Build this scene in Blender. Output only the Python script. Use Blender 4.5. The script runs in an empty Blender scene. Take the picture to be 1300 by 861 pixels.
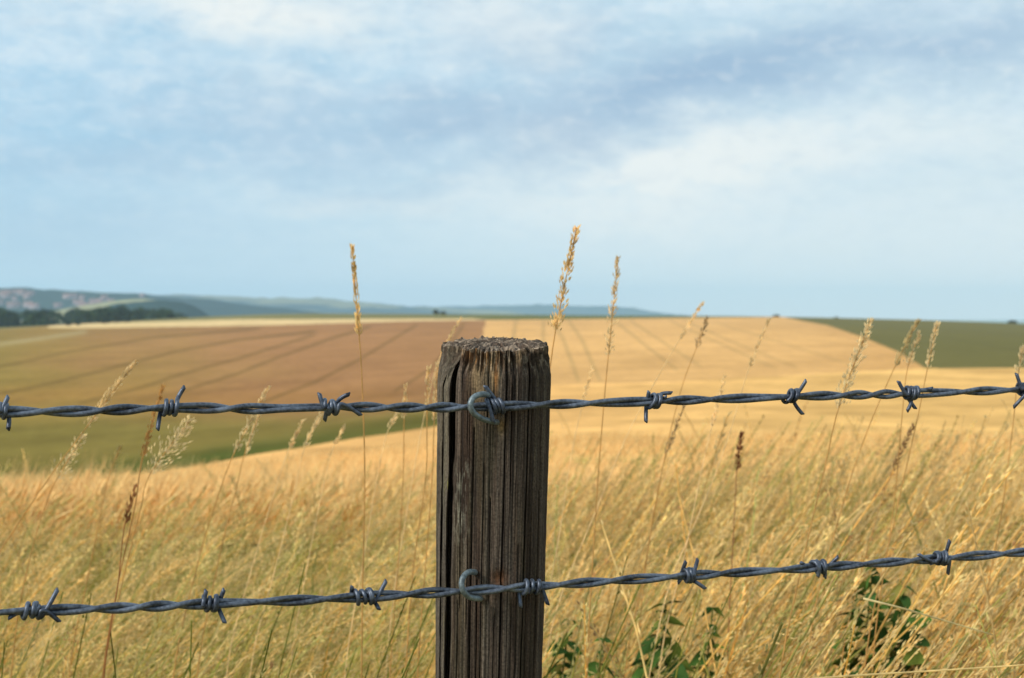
import bpy, math, random
import numpy as np
from mathutils import Vector

random.seed(7)
RNG = np.random.default_rng(11)
C = bpy.context.scene.collection
EYE = 1.25            # camera height over the verge
F = 1928.0            # focal length in photo pixels (35 mm on a 23.6 mm sensor)
HX, HY = 650.0, 398.0 # straight-ahead direction in photo pixels


def at(px, py, d):
    """point at forward distance d seen towards photo pixel px, py"""
    return Vector(((px - HX) / F * d, d, EYE - (py - HY) / F * d))


# ------------------------------------------------------------------ helpers
def tag(o, label=None, cat=None, group=None, kind=None):
    if label: o['label'] = label
    if cat: o['category'] = cat
    if group: o['group'] = group
    if kind: o['kind'] = kind
    return o


def empty(name, loc):
    o = bpy.data.objects.new(name, None)
    o.empty_display_size = 0.05
    o.location = loc
    C.objects.link(o)
    return o


def mesh_np(name, verts, quads, mat, parent=None, col=None, smooth=False, polys=None, mats=None, midx=None):
    """verts Nx3, quads Mx4 (numpy); polys: optional extra list of index lists"""
    verts = np.asarray(verts, dtype=np.float64)
    org = np.zeros(3)
    if parent is not None:
        org = np.array(parent.location)
        p = parent.parent
        while p is not None:
            org = org + np.array(p.location)
            p = p.parent
    me = bpy.data.meshes.new(name)
    quads = np.asarray(quads, dtype=np.int32).reshape(-1, 4)
    polys = polys or []
    nl = quads.size + sum(len(p) for p in polys)
    nf = len(quads) + len(polys)
    me.vertices.add(len(verts))
    me.loops.add(nl)
    me.polygons.add(nf)
    me.vertices.foreach_set('co', (verts - org).astype(np.float32).ravel())
    li = quads.ravel()
    starts = np.arange(len(quads)) * 4
    tot = np.full(len(quads), 4)
    if polys:
        li = np.concatenate([li] + [np.array(p) for p in polys])
        ln = np.array([len(p) for p in polys])
        starts = np.concatenate([starts, quads.size + np.concatenate([[0], np.cumsum(ln)[:-1]])])
        tot = np.concatenate([tot, ln])
    me.loops.foreach_set('vertex_index', li.astype(np.int32))
    me.polygons.foreach_set('loop_start', starts.astype(np.int32))
    me.polygons.foreach_set('loop_total', tot.astype(np.int32))
    if smooth:
        me.polygons.foreach_set('use_smooth', np.ones(nf, dtype=bool))
    if midx is not None:
        me.polygons.foreach_set('material_index', np.asarray(midx, dtype=np.int32))
    me.update(calc_edges=True)
    me.validate()
    if col is not None:
        a = me.color_attributes.new('Col', 'FLOAT_COLOR', 'POINT')
        c = np.ones((len(verts), 4), dtype=np.float32)
        c[:, :3] = np.clip(col, 0, 1)
        a.data.foreach_set('color', c.ravel())
    for m in (mats or [mat]):
        me.materials.append(m)
    o = bpy.data.objects.new(name, me)
    C.objects.link(o)
    if parent is not None:
        o.parent = parent
    return o


class MB:
    """collects tubes and boxes into one mesh"""
    def __init__(self):
        self.v = []; self.q = []; self.p = []; self.n = 0; self.c = []

    def add(self, v, q, p=(), col=(1, 1, 1)):
        v = np.asarray(v, float).reshape(-1, 3)
        self.v.append(v)
        if len(q): self.q.append(np.asarray(q, int).reshape(-1, 4) + self.n)
        for f in p: self.p.append([i + self.n for i in f])
        c = np.asarray(col, float)
        self.c.append(np.broadcast_to(c, (len(v), 3)).copy())
        self.n += len(v)

    def tube(self, path, rad, sides=8, cap=True, col=(1, 1, 1), flat=1.0):
        P = np.asarray([tuple(p) for p in path], float)
        n = len(P)
        R = np.broadcast_to(np.asarray(rad, float), (n,))
        T = np.gradient(P, axis=0)
        T /= np.linalg.norm(T, axis=1)[:, None] + 1e-12
        ref = np.array([0, 0, 1.0]) if abs(T[0, 2]) < 0.9 else np.array([0, 1.0, 0])
        N = np.cross(T[0], ref); N /= np.linalg.norm(N)
        rings = []
        a = np.arange(sides) / sides * 2 * math.pi
        for i in range(n):
            N = N - T[i] * np.dot(N, T[i]); N /= np.linalg.norm(N) + 1e-12
            B = np.cross(T[i], N)
            rings.append(P[i] + R[i] * (np.cos(a)[:, None] * N + flat * np.sin(a)[:, None] * B))
        v = np.concatenate(rings)
        i = np.arange(n - 1)[:, None] * sides
        j = np.arange(sides)[None, :]
        k = (j + 1) % sides
        q = np.stack([i + j, i + k, i + sides + k, i + sides + j], -1).reshape(-1, 4)
        caps = [list(range(sides))[::-1], [(n - 1) * sides + s for s in range(sides)]] if cap else []
        if not np.isscalar(col) and np.asarray(col).ndim == 2:
            col = np.repeat(np.asarray(col), sides, axis=0)
        self.add(v, q, caps, col)

    def box(self, x0, x1, y0, y1, z0, z1, col=(1, 1, 1)):
        v = [(x, y, z) for z in (z0, z1) for x, y in ((x0, y0), (x1, y0), (x1, y1), (x0, y1))]
        self.add(v, [(3, 2, 1, 0), (4, 5, 6, 7), (0, 1, 5, 4), (1, 2, 6, 5), (2, 3, 7, 6), (3, 0, 4, 7)], (), col)

    def build(self, name, mat, parent=None, smooth=True, mats=None, midx=None):
        return mesh_np(name, np.concatenate(self.v), np.concatenate(self.q) if self.q else np.zeros((0, 4)),
                       mat, parent, col=np.concatenate(self.c), smooth=smooth, polys=self.p, mats=mats, midx=midx)


# value noise ---------------------------------------------------------------
_T = RNG.random((64, 64, 64)).astype(np.float32)
def vnoise(x, y, z=0.0):
    x, y, z = np.broadcast_arrays(np.asarray(x, float), np.asarray(y, float), np.asarray(z, float))
    xi = np.floor(x).astype(int); yi = np.floor(y).astype(int); zi = np.floor(z).astype(int)
    fx = x - xi; fy = y - yi; fz = z - zi
    fx = fx * fx * (3 - 2 * fx); fy = fy * fy * (3 - 2 * fy); fz = fz * fz * (3 - 2 * fz)
    r = 0
    for a in (0, 1):
        for b in (0, 1):
            for c in (0, 1):
                w = (fx if a else 1 - fx) * (fy if b else 1 - fy) * (fz if c else 1 - fz)
                r = r + w * _T[(xi + a) & 63, (yi + b) & 63, (zi + c) & 63]
    return r
def fbm(x, y, z=0.0, oct=4):
    s = 0; a = 1; t = 0
    for o in range(oct):
        k = 2.03 ** o
        s = s + a * vnoise(x * k + 17.3 * o, y * k + 5.1 * o, z * k + 9.7 * o); t += a; a *= 0.5
    return s / t
def sstep(a, b, x):
    t = np.clip((np.asarray(x, float) - a) / (b - a), 0, 1)
    return t * t * (3 - 2 * t)
def lerp(a, b, t):
    return np.asarray(a) * (1 - np.asarray(t)) + np.asarray(b) * np.asarray(t)


# ------------------------------------------------------------------ materials
def new_mat(name):
    m = bpy.data.materials.new(name); m.use_nodes = True
    nt = m.node_tree; nt.nodes.clear()
    out = nt.nodes.new('ShaderNodeOutputMaterial')
    return m, nt, out

def plant_mat(name, trans=0.3, jitter=0.25, scale=60.0):
    m, nt, out = new_mat(name)
    N = nt.nodes.new; L = nt.links.new
    at_ = N('ShaderNodeAttribute'); at_.attribute_name = 'Col'
    tc = N('ShaderNodeTexCoord'); no = N('ShaderNodeTexNoise'); no.inputs['Scale'].default_value = scale
    no.inputs['Detail'].default_value = 3
    L(tc.outputs['Object'], no.inputs['Vector'])
    mr = N('ShaderNodeMapRange'); mr.inputs['From Min'].default_value = 0.3; mr.inputs['From Max'].default_value = 0.7
    mr.inputs['To Min'].default_value = 1 - jitter; mr.inputs['To Max'].default_value = 1 + jitter
    L(no.outputs['Fac'], mr.inputs['Value'])
    mu = N('ShaderNodeVectorMath'); mu.operation = 'SCALE'
    L(at_.outputs['Color'], mu.inputs[0]); L(mr.outputs['Result'], mu.inputs['Scale'])
    d = N('ShaderNodeBsdfDiffuse'); t = N('ShaderNodeBsdfTranslucent')
    L(mu.outputs[0], d.inputs['Color']); L(mu.outputs[0], t.inputs['Color'])
    mx = N('ShaderNodeMixShader'); mx.inputs[0].default_value = trans
    L(d.outputs[0], mx.inputs[1]); L(t.outputs[0], mx.inputs[2]); L(mx.outputs[0], out.inputs['Surface'])
    return m

def field_mat(name, jit=0.12, s1=0.35, s2=3.0, bump=0.3, bscale=6.0, stretch=(1, 1, 1)):
    m, nt, out = new_mat(name)
    N = nt.nodes.new; L = nt.links.new
    at_ = N('ShaderNodeAttribute'); at_.attribute_name = 'Col'
    tc = N('ShaderNodeTexCoord'); mp = N('ShaderNodeMapping'); mp.inputs['Scale'].default_value = stretch
    L(tc.outputs['Object'], mp.inputs['Vector'])
    n1 = N('ShaderNodeTexNoise'); n1.inputs['Scale'].default_value = s1; n1.inputs['Detail'].default_value = 6
    n2 = N('ShaderNodeTexNoise'); n2.inputs['Scale'].default_value = s2; n2.inputs['Detail'].default_value = 5
    for n in (n1, n2): L(mp.outputs['Vector'], n.inputs['Vector'])
    ad = N('ShaderNodeMath'); ad.operation = 'ADD'
    L(n1.outputs['Fac'], ad.inputs[0]); L(n2.outputs['Fac'], ad.inputs[1])
    mr = N('ShaderNodeMapRange'); mr.inputs['From Min'].default_value = 0.7; mr.inputs['From Max'].default_value = 1.3
    mr.inputs['To Min'].default_value = 1 - jit; mr.inputs['To Max'].default_value = 1 + jit
    L(ad.outputs[0], mr.inputs['Value'])
    mu = N('ShaderNodeVectorMath'); mu.operation = 'SCALE'
    L(at_.outputs['Color'], mu.inputs[0]); L(mr.outputs['Result'], mu.inputs['Scale'])
    d = N('ShaderNodeBsdfDiffuse'); L(mu.outputs[0], d.inputs['Color'])
    bp = N('ShaderNodeBump'); bp.inputs['Strength'].default_value = bump; bp.inputs['Distance'].default_value = 0.15
    n3 = N('ShaderNodeTexNoise'); n3.inputs['Scale'].default_value = bscale; n3.inputs['Detail'].default_value = 4
    L(tc.outputs['Object'], n3.inputs['Vector']); L(n3.outputs['Fac'], bp.inputs['Height'])
    L(bp.outputs[0], d.inputs['Normal'])
    L(d.outputs[0], out.inputs['Surface'])
    return m

M_GRASS = plant_mat('dry_grass', 0.5)
M_WHEAT = plant_mat('ripe_wheat', 0.4)
M_LEAF = plant_mat('green_leaf', 0.25, 0.3, 40)
M_TREE = plant_mat('tree_leaf', 0.15, 0.3, 0.3)
M_CROP = field_mat('crop_field', 0.22, 0.10, 1.2)
M_GREENF = field_mat('green_field', 0.08, 0.03, 0.5)
M_SOIL = field_mat('verge_soil', 0.3, 3.0, 20.0, 0.6, 30)
M_HILL = field_mat('hill_cover', 0.2, 0.006, 0.05, 0.2, 0.03)

def wood_mat():
    m, nt, out = new_mat('weathered_wood')
    N = nt.nodes.new; L = nt.links.new
    at_ = N('ShaderNodeAttribute'); at_.attribute_name = 'Col'
    tc = N('ShaderNodeTexCoord')
    mp = N('ShaderNodeMapping'); mp.inputs['Scale'].default_value = (420, 420, 12)
    L(tc.outputs['Object'], mp.inputs['Vector'])
    n1 = N('ShaderNodeTexNoise'); n1.inputs['Scale'].default_value = 1.0; n1.inputs['Detail'].default_value = 5
    n1.inputs['Roughness'].default_value = 0.65
    L(mp.outputs['Vector'], n1.inputs['Vector'])
    n2 = N('ShaderNodeTexNoise'); n2.inputs['Scale'].default_value = 500; n2.inputs['Detail'].default_value = 3
    L(tc.outputs['Object'], n2.inputs['Vector'])
    mr = N('ShaderNodeMapRange'); mr.inputs['From Min'].default_value = 0.3; mr.inputs['From Max'].default_value = 0.7
    mr.inputs['To Min'].default_value = 0.45; mr.inputs['To Max'].default_value = 1.6
    L(n1.outputs['Fac'], mr.inputs['Value'])
    mr2 = N('ShaderNodeMapRange'); mr2.inputs['From Min'].default_value = 0.3; mr2.inputs['From Max'].default_value = 0.7
    mr2.inputs['To Min'].default_value = 0.6; mr2.inputs['To Max'].default_value = 1.45
    L(n2.outputs['Fac'], mr2.inputs['Value'])
    mm = N('ShaderNodeMath'); mm.operation = 'MULTIPLY'
    L(mr.outputs[0], mm.inputs[0]); L(mr2.outputs[0], mm.inputs[1])
    mu = N('ShaderNodeVectorMath'); mu.operation = 'SCALE'
    L(at_.outputs['Color'], mu.inputs[0]); L(mm.outputs[0], mu.inputs['Scale'])
    b = N('ShaderNodeBsdfPrincipled'); b.inputs['Roughness'].default_value = 0.85
    b.inputs['Specular IOR Level'].default_value = 0.2
    L(mu.outputs[0], b.inputs['Base Color'])
    bp = N('ShaderNodeBump'); bp.inputs['Strength'].default_value = 0.9; bp.inputs['Distance'].default_value = 0.0016
    L(n1.outputs['Fac'], bp.inputs['Height'])
    bp2 = N('ShaderNodeBump'); bp2.inputs['Strength'].default_value = 0.5; bp2.inputs['Distance'].default_value = 0.0008
    L(n2.outputs['Fac'], bp2.inputs['Height']); L(bp.outputs[0], bp2.inputs['Normal'])
    L(bp2.outputs[0], b.inputs['Normal'])
    L(b.outputs[0], out.inputs['Surface'])
    return m
M_WOOD = wood_mat()

def metal_mat(name, c1, c2, rough, metallic):
    m, nt, out = new_mat(name)
    N = nt.nodes.new; L = nt.links.new
    tc = N('ShaderNodeTexCoord')
    n1 = N('ShaderNodeTexNoise'); n1.inputs['Scale'].default_value = 350; n1.inputs['Detail'].default_value = 5
    n2 = N('ShaderNodeTexNoise'); n2.inputs['Scale'].default_value = 45; n2.inputs['Detail'].default_value = 4
    for n in (n1, n2): L(tc.outputs['Object'], n.inputs['Vector'])
    ad = N('ShaderNodeMath'); ad.operation = 'MULTIPLY_ADD'; ad.inputs[1].default_value = 0.5
    L(n1.outputs['Fac'], ad.inputs[0]); 
    hf = N('ShaderNodeMath'); hf.operation = 'MULTIPLY'; hf.inputs[1].default_value = 0.5
    L(n2.outputs['Fac'], hf.inputs[0]); L(hf.outputs[0], ad.inputs[2])
    cr = N('ShaderNodeValToRGB'); cr.color_ramp.elements[0].position = 0.38; cr.color_ramp.elements[1].position = 0.64
    cr.color_ramp.elements[0].color = (*c1, 1); cr.color_ramp.elements[1].color = (*c2, 1)
    L(ad.outputs[0], cr.inputs[0])
    b = N('ShaderNodeBsdfPrincipled'); b.inputs['Roughness'].default_value = rough; b.inputs['Metallic'].default_value = metallic
    L(cr.outputs[0], b.inputs['Base Color'])
    bp = N('ShaderNodeBump'); bp.inputs['Strength'].default_value = 0.35; bp.inputs['Distance'].default_value = 0.0006
    L(n1.outputs['Fac'], bp.inputs['Height']); L(bp.outputs[0], b.inputs['Normal'])
    L(b.outputs[0], out.inputs['Surface'])
    return m
M_WIRE = metal_mat('weathered_galvanised_wire', (0.030, 0.036, 0.050), (0.15, 0.175, 0.22), 0.42, 0.5)
M_BARB = metal_mat('weathered_galvanised_barb', (0.026, 0.032, 0.05), (0.11, 0.135, 0.18), 0.44, 0.5)
M_STAPLE = metal_mat('zinc_staple', (0.07, 0.09, 0.10), (0.21, 0.26, 0.28), 0.5, 0.4)

# ------------------------------------------------------------------ terrain
TPX = np.array([-7000, -1500, -300, 0, 330, 555, 750, 1000, 1300, 1600, 2500, 8000], float)
TD = np.array([5.4, 8, 15, 30, 50, 90, 150, 260, 400, 550], float)
TT = np.array([
    [690, 690, 690, 690, 690, 690, 690, 690, 690, 690, 690, 690],
    [655, 655, 655, 655, 650, 648, 648, 648, 648, 648, 648, 648],
    [650, 650, 642, 634, 614, 596, 592, 590, 590, 590, 592, 592],
    [640, 640, 628, 616, 585, 560, 550, 546, 546, 546, 548, 550],
    [615, 615, 605, 598, 562, 535, 520, 514, 512, 512, 515, 520],
    [570, 570, 560, 550, 527, 505, 490, 482, 478, 480, 485, 490],
    [510, 510, 505, 495, 480, 468, 458, 452, 448, 452, 460, 470],
    [465, 465, 455, 445, 438, 430, 426, 424, 428, 436, 445, 455],
    [440, 440, 430, 424, 415, 411, 409, 409.5, 416.5, 430, 438, 448],
    [432, 432, 422, 416, 399.5, 399, 400.5, 402.5, 411, 427, 436, 446]])

def catmull(xs, ys, x):
    """1-D Catmull-Rom along axis 0 of ys"""
    x = np.clip(x, xs[0], xs[-1])
    i = np.clip(np.searchsorted(xs, x) - 1, 0, len(xs) - 2)
    h = xs[i + 1] - xs[i]; t = (x - xs[i]) / h
    m = np.zeros_like(ys)
    m[1:-1] = (ys[2:] - ys[:-2]) / (xs[2:] - xs[:-2])[:, None]
    m[0] = (ys[1] - ys[0]) / (xs[1] - xs[0]); m[-1] = (ys[-1] - ys[-2]) / (xs[-1] - xs[-2])
    t = t[:, None]; h = h[:, None]
    return ((2*t**3 - 3*t**2 + 1) * ys[i] + (t**3 - 2*t**2 + t) * h * m[i]
            + (-2*t**3 + 3*t**2) * ys[i+1] + (t**3 - t**2) * h * m[i+1])

cols = np.concatenate([np.linspace(-7000, -900, 50), np.linspace(-880, -70, 70), np.arange(-60, 1361, 2.5),
                       np.linspace(1375, 2200, 70), np.linspace(2230, 8000, 50)])
rowsd = np.concatenate([np.geomspace(5.4, 30, 130)[:-1], np.geomspace(30, 160, 150)[:-1], np.geomspace(160, 550, 170)])
A = catmull(np.log(TD), TT, np.log(rowsd))                 # rows x TPX
PY = catmull(TPX, A.T.copy(), cols).T                      # rows x cols (direction row of every vertex)
PX = np.broadcast_to(cols[None, :], PY.shape)
D = np.broadcast_to(rowsd[:, None], PY.shape)
def surf_z(px, d):
    """height of the crop surface"""
    a = catmull(np.log(TD), TT, np.log(np.atleast_1d(d).astype(float)))
    out = np.array([catmull(TPX, a[k][:, None], np.array([p]))[0, 0] for k, p in enumerate(np.atleast_1d(px).astype(float))])
    return EYE - (out - HY) / F * np.atleast_1d(d)
RI = catmull(TPX, A.T.copy(), np.linspace(-7000, 8000, 3001)).T   # fast lookup for many stalks
def surf_fast(px, d):
    j = np.clip(((px + 7000) / 5).astype(int), 0, 3000)
    i = np.clip(np.searchsorted(rowsd, d), 0, len(rowsd) - 1)
    return EYE - (RI[i, j] - HY) / F * d

X = (PX - HX) / F * D
Z = EYE - (PY - HY) / F * D
# region limits, traced as field boundaries
def pl(x, *pts):
    p = np.array(pts, float); return np.interp(x, p[:, 0], p[:, 1])
wob = (fbm(PX * 0.012, PY * 0.05, 3.3) - 0.5)
yb = pl(PX, (-7000, 650), (-400, 645), (-100, 632), (0, 620), (100, 611), (200, 600), (330, 577), (450, 557), (555, 541), (620, 522), (700, 489), (800, 486),
        (900, 483), (1000, 477), (1170, 468), (1300, 467), (1700, 470), (8000, 500)) + wob * 5
yg = pl(PX, (990, 399), (1000, 404), (1050, 413), (1100, 430), (1140, 447), (1170, 465), (1200, 480), (8000, 600)) + wob * 3
ytop = pl(PX, (-7000, 440), (-300, 424), (0, 418), (100, 411), (300, 405.5), (600, 404.5), (620, 406.5), (800, 404.5), (990, 402.5), (1100, 390))
ystrip = pl(PX, (-7000, 440), (-300, 424), (60, 416.5), (100, 417), (330, 413.5), (520, 408), (615, 406.5))
xb = pl(PY, (400, 618), (425, 613), (500, 590), (560, 560))
reg = np.full(PY.shape, 1)                                   # 1 brown
reg[PX > xb] = 2                                             # 2 far wheat
reg[(PY < ystrip) & (PX < xb) & (PX > 60)] = 4               # 4 stubble strip
reg[PY < ytop] = 5                                           # 5 crest grass
reg[(PY < yg) & (PX > 990)] = 3                              # 3 green
reg[PY > yb] = 0                                             # 0 near wheat

def line_mask(pts, w):
    p = np.array(pts, float); o = p[:, 0].argsort(); p = p[o]
    yy = np.interp(PX, p[:, 0], p[:, 1])
    sl = np.gradient(yy, axis=1) / np.gradient(PX, axis=1)
    inside = sstep(p[0, 0] - 4, p[0, 0] + 4, PX) * (1 - sstep(p[-1, 0] - 4, p[-1, 0] + 4, PX))
    dd = np.abs(PY - yy) / np.sqrt(1 + sl ** 2)
    return np.exp(-(dd / w) ** 2) * inside
def line_mask_y(pts, w):
    p = np.array(pts, float); o = p[:, 1].argsort(); p = p[o]
    xx = np.interp(PY, p[:, 1], p[:, 0])
    inside = sstep(p[0, 1] - 3, p[0, 1] + 3, PY) * (1 - sstep(p[-1, 1] - 3, p[-1, 1] + 3, PY))
    return np.exp(-((PX - xx) / w) ** 2) * inside

col = np.zeros(PY.shape + (3,))
big = fbm(X * 0.02, D * 0.01, 1.5, 4)[..., None]
fine = fbm(X * 0.9, D * 0.35, 4.5, 3)[..., None]
# near wheat: golden, paler towards the right; drill-row tone bands across
c0 = lerp((0.77, 0.43, 0.155), (0.80, 0.475, 0.165), sstep(500, 1200, PX)[..., None])
c0 = c0 * (0.76 + 0.48 * fbm(X * 0.35, D * 0.12, 8.1, 4)[..., None])
band = fbm(PX * 0.002, np.log(D) * 14, 2.2, 3)[..., None]
c0 = c0 * (0.86 + 0.28 * band) * (1 + .03 * np.exp(-((PY - yb) / 5.0) ** 2))[..., None]
c0 = c0 * (.70 + .6 * fbm(PX * .012, PY * .20, 3.7, 3))[..., None]
t592 = line_mask([(690, 585), (760, 586), (900, 584), (1000, 582), (1400, 581)], 5.0)[..., None]
c0 = lerp(c0, lerp((0.30, 0.27, 0.06), (0.42, 0.24, 0.08), sstep(880, 960, PX)[..., None]), t592 * 0.75 * sstep(0.3, 0.5, fbm(PX * 0.02, PY * 0.1, 7.7, 2))[..., None])
# far wheat on the rise: pinkish tan with tramlines
c2 = lerp((0.75, 0.43, 0.165), (0.67, 0.37, 0.135), sstep(1000, 1170, PX)[..., None]) * (0.78 + 0.44 * big) * (0.90 + 0.2 * fine)
tr = np.zeros(PY.shape)
for pts in ([(700, 407), (715, 430), (735, 485)], [(722, 407), (738, 430), (762, 484)], [(690, 407), (689, 440), (688, 486)],
            [(780, 407), (815, 435), (860, 470)], [(800, 407), (850, 440), (890, 465)],
            [(850, 407), (900, 430), (985, 468)], [(868, 407), (925, 432), (1010, 466)],
            [(910, 410), (985, 433), (1090, 466)], [(655, 407), (650, 440), (640, 486)]):
    tr = np.maximum(tr, line_mask_y(pts, 2.2) * 0.8)
c2 = lerp(c2, (0.40, 0.27, 0.11), (tr * 0.8)[..., None])
# brown crop: olive at the left and the valley bottom, brown in the middle
br = np.array((0.42, 0.215, 0.092)); ol = np.array((0.33, 0.225, 0.055)); gr = np.array((0.075, 0.105, 0.024)); og = np.array((0.24, 0.19, 0.05))
wv = (fbm(PX * 0.01, PY * 0.03, 6.1, 4) - 0.5)
f_ol = 1 - sstep(-40, 380, PX + 300 * wv - 1.0 * (PY - 465))
c1 = lerp(br, ol, (f_ol * 0.85)[..., None])
c1 = lerp(c1, (.22, .20, .05), (.45 * (1 - sstep(-120, 130, PX)))[..., None])
low = pl(PX, (-7000, 560), (0, 548), (150, 545), (300, 540), (420, 537), (555, 527), (620, 510))
f_og = sstep(-32, 2, PY - low + 30 * wv)
c1 = lerp(c1, og, (f_og * 0.9)[..., None])
f_g = sstep(-30, -5, PY - yb + 14 * wv) * (.9 - 0.35 * sstep(200, 560, PX))
c1 = lerp(c1, gr, f_g[..., None])
f_red = np.exp(-((PY - 505 - 25 * wv) / 14.0) ** 2) * (1 - sstep(450, 620, PX))
c1 = lerp(c1, (0.40, 0.20, 0.06), (f_red * 0.45)[..., None])
tb = np.zeros(PY.shape)
for pts, w in (([(0, 500), (60, 488), (140, 468), (220, 447), (300, 432), (400, 421)], 1.6),
               ([(100, 512), (180, 492), (230, 475), (300, 456), (400, 425)], 1.6),
               ([(230, 497), (300, 475), (350, 455), (420, 430), (470, 415)], 1.7),
               ([(330, 512), (400, 485), (450, 460), (500, 430), (530, 412)], 1.6),
               ([(500, 497), (545, 470), (570, 440), (590, 410)], 1.6),
               ([(-60, 480), (0, 466), (90, 446), (200, 428), (330, 417)], 1.3)):
    tb = np.maximum(tb, line_mask(pts, w))
c1 = lerp(c1, (0.16, 0.10, 0.03), (tb * 0.62)[..., None])
pale = line_mask([(-60, 442), (0, 437), (50, 430), (110, 421)], 3.0)
c1 = lerp(c1, (0.5, 0.4, 0.2), (pale * 0.55)[..., None])
c1 = c1 * (0.84 + 0.32 * big) * (0.92 + 0.16 * fine)
c3 = lerp((0.175, 0.150, 0.055), (0.14, 0.13, 0.046), big) * (0.9 + 0.2 * fine)
t3 = np.maximum(line_mask([(1010, 404), (1150, 420), (1300, 446), (1420, 480)], 1.2), line_mask([(1100, 412), (1300, 425), (1420, 436)], 1.2))
c3 = lerp(c3, (0.13, 0.12, 0.05), (t3 * 0.4)[..., None])
c4 = lerp((0.66, 0.45, 0.22), (0.56, 0.42, 0.2), big) * np.ones(PY.shape + (1,))
c5 = lerp((0.16, 0.155, 0.06), (0.24, 0.21, 0.085), big) * np.ones(PY.shape + (1,))
c5 = lerp(c5, (0.13, 0.14, 0.05), sstep(500, 700, PX)[..., None])
for k, c in enumerate((c0, c1, c2, c3, c4, c5)):
    m = reg == k
    col[m] = c[m] * (.78, .72, .76, .84, .94, .86)[k]

V = np.stack([X, D, Z], -1)
nr, nc = PY.shape
ii = np.arange(nr - 1)[:, None] * nc; jj = np.arange(nc - 1)[None, :]
QF = np.stack([ii + jj, ii + jj + 1, ii + nc + jj + 1, ii + nc + jj], -1).reshape(-1, 4)
rf = reg[:-1, :-1].reshape(-1)
def sub_mesh(name, mask, mat, label):
    q = QF[mask]; used, inv = np.unique(q, return_inverse=True)
    c = col.reshape(-1, 3)[used]
    o = mesh_np(name, V.reshape(-1, 3)[used], inv.reshape(-1, 4), mat, None, col=c, smooth=True)
    o['kind'] = 'structure'; o['label'] = label
    return o
sub_mesh('wheat_field', rf == 0, M_CROP, 'ripe golden wheat field sloping down behind the fence')
sub_mesh('brown_field', rf == 1, M_CROP, 'brown and olive crop field across the valley on the left')
sub_mesh('tan_field', rf == 2, M_CROP, 'pale tan wheat field with tramlines on the rise behind the post')
sub_mesh('green_field', rf == 3, M_GREENF, 'dull green field on the rise at the right')
sub_mesh('stubble_strip', rf == 4, M_CROP, 'pale strip of stubble along the top of the brown field')
sub_mesh('hill_grass', rf == 5, M_GREENF, 'band of olive grass along the crest of the rise')

# land behind the crest, falling to a wide valley floor
dd = np.concatenate([[550], np.geomspace(556, 900, 24), np.geomspace(950, 14000, 40)])
zc = Z[-1]
VV = []
for d in dd:
    k = float(sstep(550, 900, d))
    z0 = EYE - (PY[-1] - HY) / F * 550
    z = lerp(z0, -60.0, k)
    VV.append(np.stack([(cols - HX) / F * d, np.full(nc, d), z], -1))
VV = np.concatenate(VV)
i2 = np.arange(len(dd) - 1)[:, None] * nc
q2 = np.stack([i2 + jj, i2 + jj + 1, i2 + nc + jj + 1, i2 + nc + jj], -1).reshape(-1, 4)
cc = lerp((0.10, 0.12, 0.04), (0.24, 0.22, 0.09), sstep(0.4, 0.6, fbm(VV[:, 0] * 0.004, VV[:, 1] * 0.002, 0.7))[:, None])
o = mesh_np('valley_floor', VV, q2, M_HILL, None, col=cc, smooth=True); o['kind'] = 'structure'; o['label'] = 'low farmland beyond the crest'

# verge ground
gx = np.concatenate([np.linspace(-60, -6, 30), np.linspace(-5.9, 5.9, 160), np.linspace(6, 60, 30)])
gy = np.concatenate([np.linspace(-60, -3, 30), np.linspace(-2.9, 6.6, 140)])
GX, GY = np.meshgrid(gx, gy)
GZ = (fbm(GX * 1.3, GY * 1.3, 0.2, 4) - 0.5) * 0.10 - 0.02
gv = np.stack([GX, GY, GZ], -1).reshape(-1, 3)
i3 = np.arange(len(gy) - 1)[:, None] * len(gx); j3 = np.arange(len(gx) - 1)[None, :]
q3 = np.stack([i3 + j3, i3 + j3 + 1, i3 + len(gx) + j3 + 1, i3 + len(gx) + j3], -1).reshape(-1, 4)
gc = lerp((0.16, 0.15, 0.04), (0.40, 0.29, 0.12), fbm(gv[:, 0] * 2, gv[:, 1] * 2, 4.4)[:, None])
o = mesh_np('ground', gv, q3, M_SOIL, None, col=gc, smooth=True); o['kind'] = 'structure'; o['label'] = 'rough verge ground under the fence'
def ground_z(x, y):
    return (fbm(x * 1.3, y * 1.3, 0.2, 4) - 0.5) * 0.10 - 0.02

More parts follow.
